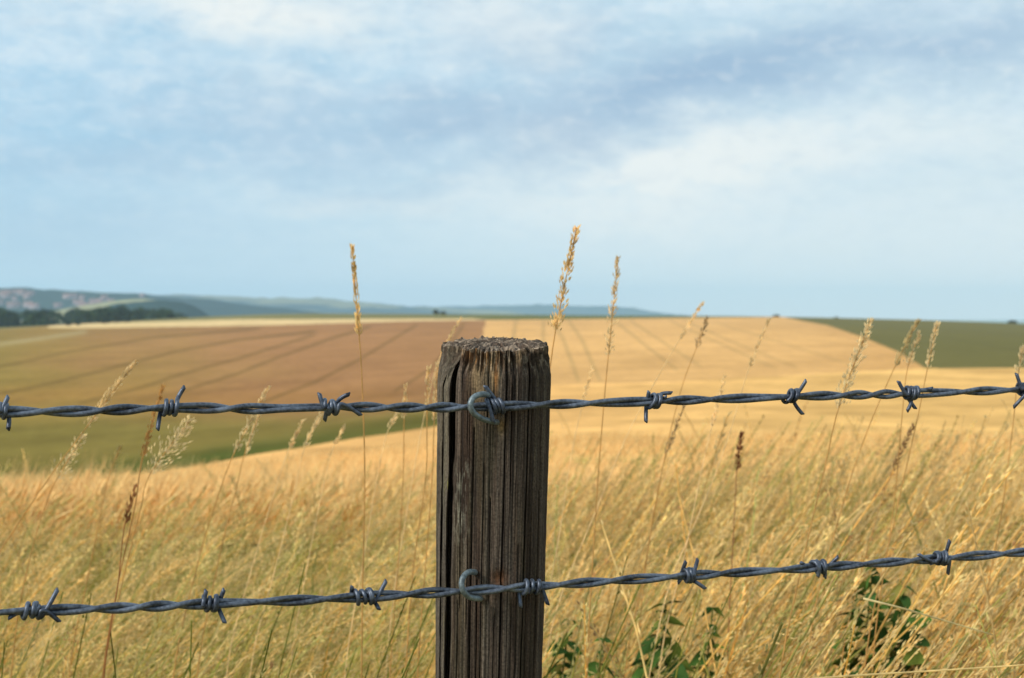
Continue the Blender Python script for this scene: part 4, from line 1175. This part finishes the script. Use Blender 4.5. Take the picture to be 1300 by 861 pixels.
def math_(op, a, b=None, c=None, clamp=False):
    n = N('ShaderNodeMath'); n.operation = op; n.use_clamp = clamp
    for k, v in enumerate((a, b, c)):
        if v is None: continue
        if isinstance(v, (int, float)): n.inputs[k].default_value = v
        else: L(v, n.inputs[k])
    return n.outputs[0]
az = math_('ARCTAN2', sep.outputs['X'], sep.outputs['Y']); el = math_('ARCSINE', sep.outputs['Z'])
comb = N('ShaderNodeCombineXYZ'); L(az, comb.inputs[0]); L(math_('MULTIPLY', el, 2.1), comb.inputs[1])
def noise(scale, detail, rough=.55, off=0.0, dist=0.0):
    n = N('ShaderNodeTexNoise'); n.inputs['Scale'].default_value = scale; n.inputs['Detail'].default_value = detail; n.inputs['Roughness'].default_value = rough
    n.inputs['Distortion'].default_value = dist
    mp = N('ShaderNodeMapping'); mp.inputs['Location'].default_value = (off, off * 1.7, 0); L(comb.outputs[0], mp.inputs[0]); L(mp.outputs[0], n.inputs['Vector'])
    return n.outputs['Fac']
wx = math_('MULTIPLY', math_('SUBTRACT', noise(5, 5, .6, 3.0), .5), .17)
wy = math_('MULTIPLY', math_('SUBTRACT', noise(6, 5, .6, 9.0), .5), .10)
azw = math_('ADD', az, wx); elw = math_('ADD', el, wy)
def blob(px, py, rx, ry, soft=1.0, ang_=0.0):
    a0 = math.atan((px - HX) / F); e0 = math.atan((HY - py) / F); ra = rx / F; re = ry / F
    dx = math_('SUBTRACT', azw, a0); dy = math_('SUBTRACT', elw, e0)
    ca, sa = math.cos(ang_), math.sin(ang_)
    u_ = math_('MULTIPLY', math_('ADD', math_('MULTIPLY', dx, ca), math_('MULTIPLY', dy, sa)), 1 / ra)
    v_ = math_('MULTIPLY', math_('SUBTRACT', math_('MULTIPLY', dy, ca), math_('MULTIPLY', dx, sa)), 1 / re)
    q_ = math_('ADD', math_('MULTIPLY', u_, u_), math_('MULTIPLY', v_, v_))
    return math_('MULTIPLY', math_('EXPONENT', math_('MULTIPLY', q_, -1.0)), soft)
def mixc(a, b, f):
    n = N('ShaderNodeMix'); n.data_type = 'RGBA'
    if isinstance(f, (int, float)): n.inputs[0].default_value = f
    else: L(f, n.inputs[0])
    for s, v in ((6, a), (7, b)):
        if isinstance(v, tuple): n.inputs[s].default_value = (*v, 1)
        else: L(v, n.inputs[s])
    return n.outputs[2]
def lin(r, g, b, k=10.0):
    f = lambda c: ((c / 255 + .055) / 1.055) ** 2.4 if c > 10 else c / 255 / 12.92
    return (f(r) * k, f(g) * k, f(b) * k)
EXPK = 0.80     # cloud radiance for exposure
def sk(r, g, b): return lin(r, g, b, 10 * EXPK)
# thin high veil: pale blue with a horizontal drift from cyan-blue (left) to pale grey-blue (right)
veil = mixc(sk(172, 214, 240), sk(208, 230, 240), math_('MULTIPLY_ADD', az, 1.6, .5, True))
hor = mixc(sk(206, 236, 250), sk(250, 254, 252), math_('MULTIPLY_ADD', az, 1.6, .5, True))
veil = mixc(hor, veil, math_('MULTIPLY', el, 9.0, None, True))
base = mixc(sky.outputs[0], veil, 0.9)
n_s = noise(9, 8, .6, 1.0, .4)
n_f = noise(32, 9, .66, 2.0, .5)
soft = math_('ADD', math_('MULTIPLY_ADD', math_('SUBTRACT', n_s, .5), 2.6, .42), math_('MULTIPLY', math_('SUBTRACT', n_f, .5), 2.4), None, True)
elf = math_('MULTIPLY', el, 7.0, None, True)
base = mixc(base, sk(222, 239, 249), math_('MULTIPLY', math_('MULTIPLY', soft, .72), elf))
# grey-blue cloud masses
dk = None
for b_ in (blob(900, 105, 300, 55, .95, .18), blob(1180, 70, 230, 50, .7, .1), blob(700, 165, 170, 40, .85, .25), blob(560, 160, 190, 40, .75, .1),
           blob(360, 175, 180, 60, .45), blob(700, 60, 120, 40, .5), blob(150, 215, 260, 35, .35), blob(1100, 10, 120, 30, .35), blob(60, 300, 260, 60, .3), blob(480, 235, 140, 25, .35)):
    dk = b_ if dk is None else math_('MAXIMUM', dk, b_)
dkn = math_('MULTIPLY', dk, math_('ADD', math_('MULTIPLY_ADD', noise(14, 7, .6, 5.0), 2.0, 0.2), math_('MULTIPLY', math_('SUBTRACT', n_f, .5), -.9), None, True), None, True)
base = mixc(base, sk(157, 187, 215), math_('MULTIPLY', dkn, 1.0, None, True))
# bright banks
lt_ = None
for b_ in (blob(860, 215, 150, 42, 1.5, .02), blob(930, 200, 260, 40, 1.0, .02), blob(800, 250, 250, 55, .8), blob(1120, 190, 200, 40, .6), blob(320, 15, 190, 45, 1.0), blob(90, 10, 120, 35, .45), blob(640, 30, 110, 40, .5),
           blob(1000, 285, 300, 40, .35), blob(420, 245, 130, 18, .45), blob(330, 120, 60, 30, .35), blob(580, 250, 160, 22, .5)):
    lt_ = b_ if lt_ is None else math_('MAXIMUM', lt_, b_)
ltn = math_('MULTIPLY', lt_, math_('ADD', math_('MULTIPLY_ADD', noise(12, 8, .62, 7.0, .3), 2.2, -.15), math_('MULTIPLY', math_('SUBTRACT', n_f, .5), 1.6), None, True), None, True)
base = mixc(base, sk(243, 248, 246), math_('MULTIPLY', ltn, .95, None, True))
# overall cloud beyond the view: same veil with broad lumps
n_m = noise(52, 8, .6, 12.0, .3)
base = mixc(base, sk(244, 249, 248), math_('MULTIPLY', math_('MULTIPLY_ADD', math_('SUBTRACT', n_m, .5), 2.6, 0.0, True), math_('MULTIPLY', elf, .55)))
base = mixc(base, sk(160, 188, 214), math_('MULTIPLY', math_('MULTIPLY_ADD', math_('SUBTRACT', n_m, .5), -2.2, 0.0, True), math_('MULTIPLY', elf, .5)))
L(base, bg.inputs['Color'])

sun = bpy.data.lights.new('sun', 'SUN'); sun.energy = 3.5; sun.angle = math.radians(22); sun.color = (1.0, .93, .82)
so = bpy.data.objects.new('sun', sun); C.objects.link(so)
dv = Vector((math.cos(SUN_EL) * math.sin(SUN_AZ), math.cos(SUN_EL) * math.cos(SUN_AZ), math.sin(SUN_EL)))
so.rotation_euler = dv.to_track_quat('Z', 'Y').to_euler(); so.location = (-5, -5, 20)

# ------------------------------------------------------------------ camera
cam = bpy.data.cameras.new('camera'); cam.lens = 35; cam.sensor_width = 23.6; cam.sensor_fit = 'HORIZONTAL'
cam.shift_y = -32.5 / 1300; cam.clip_start = .02; cam.clip_end = 30000
cam.dof.use_dof = True; cam.dof.focus_distance = 1.30; cam.dof.aperture_fstop = 8.5
co = bpy.data.objects.new('camera', cam); C.objects.link(co); co.location = (0, 0, EYE); co.rotation_euler = (math.radians(90), 0, 0)
sc = bpy.context.scene; sc.camera = co
sc.view_settings.view_transform = 'Standard'; sc.view_settings.look = 'None'; sc.view_settings.gamma = 1; sc.view_settings.use_curve_mapping = False
sc.view_settings.exposure = math.log2(1 / EXPK)
sc.cycles.use_denoising = True
sc.cycles.max_bounces = 8
sc.cycles.volume_bounces = 1
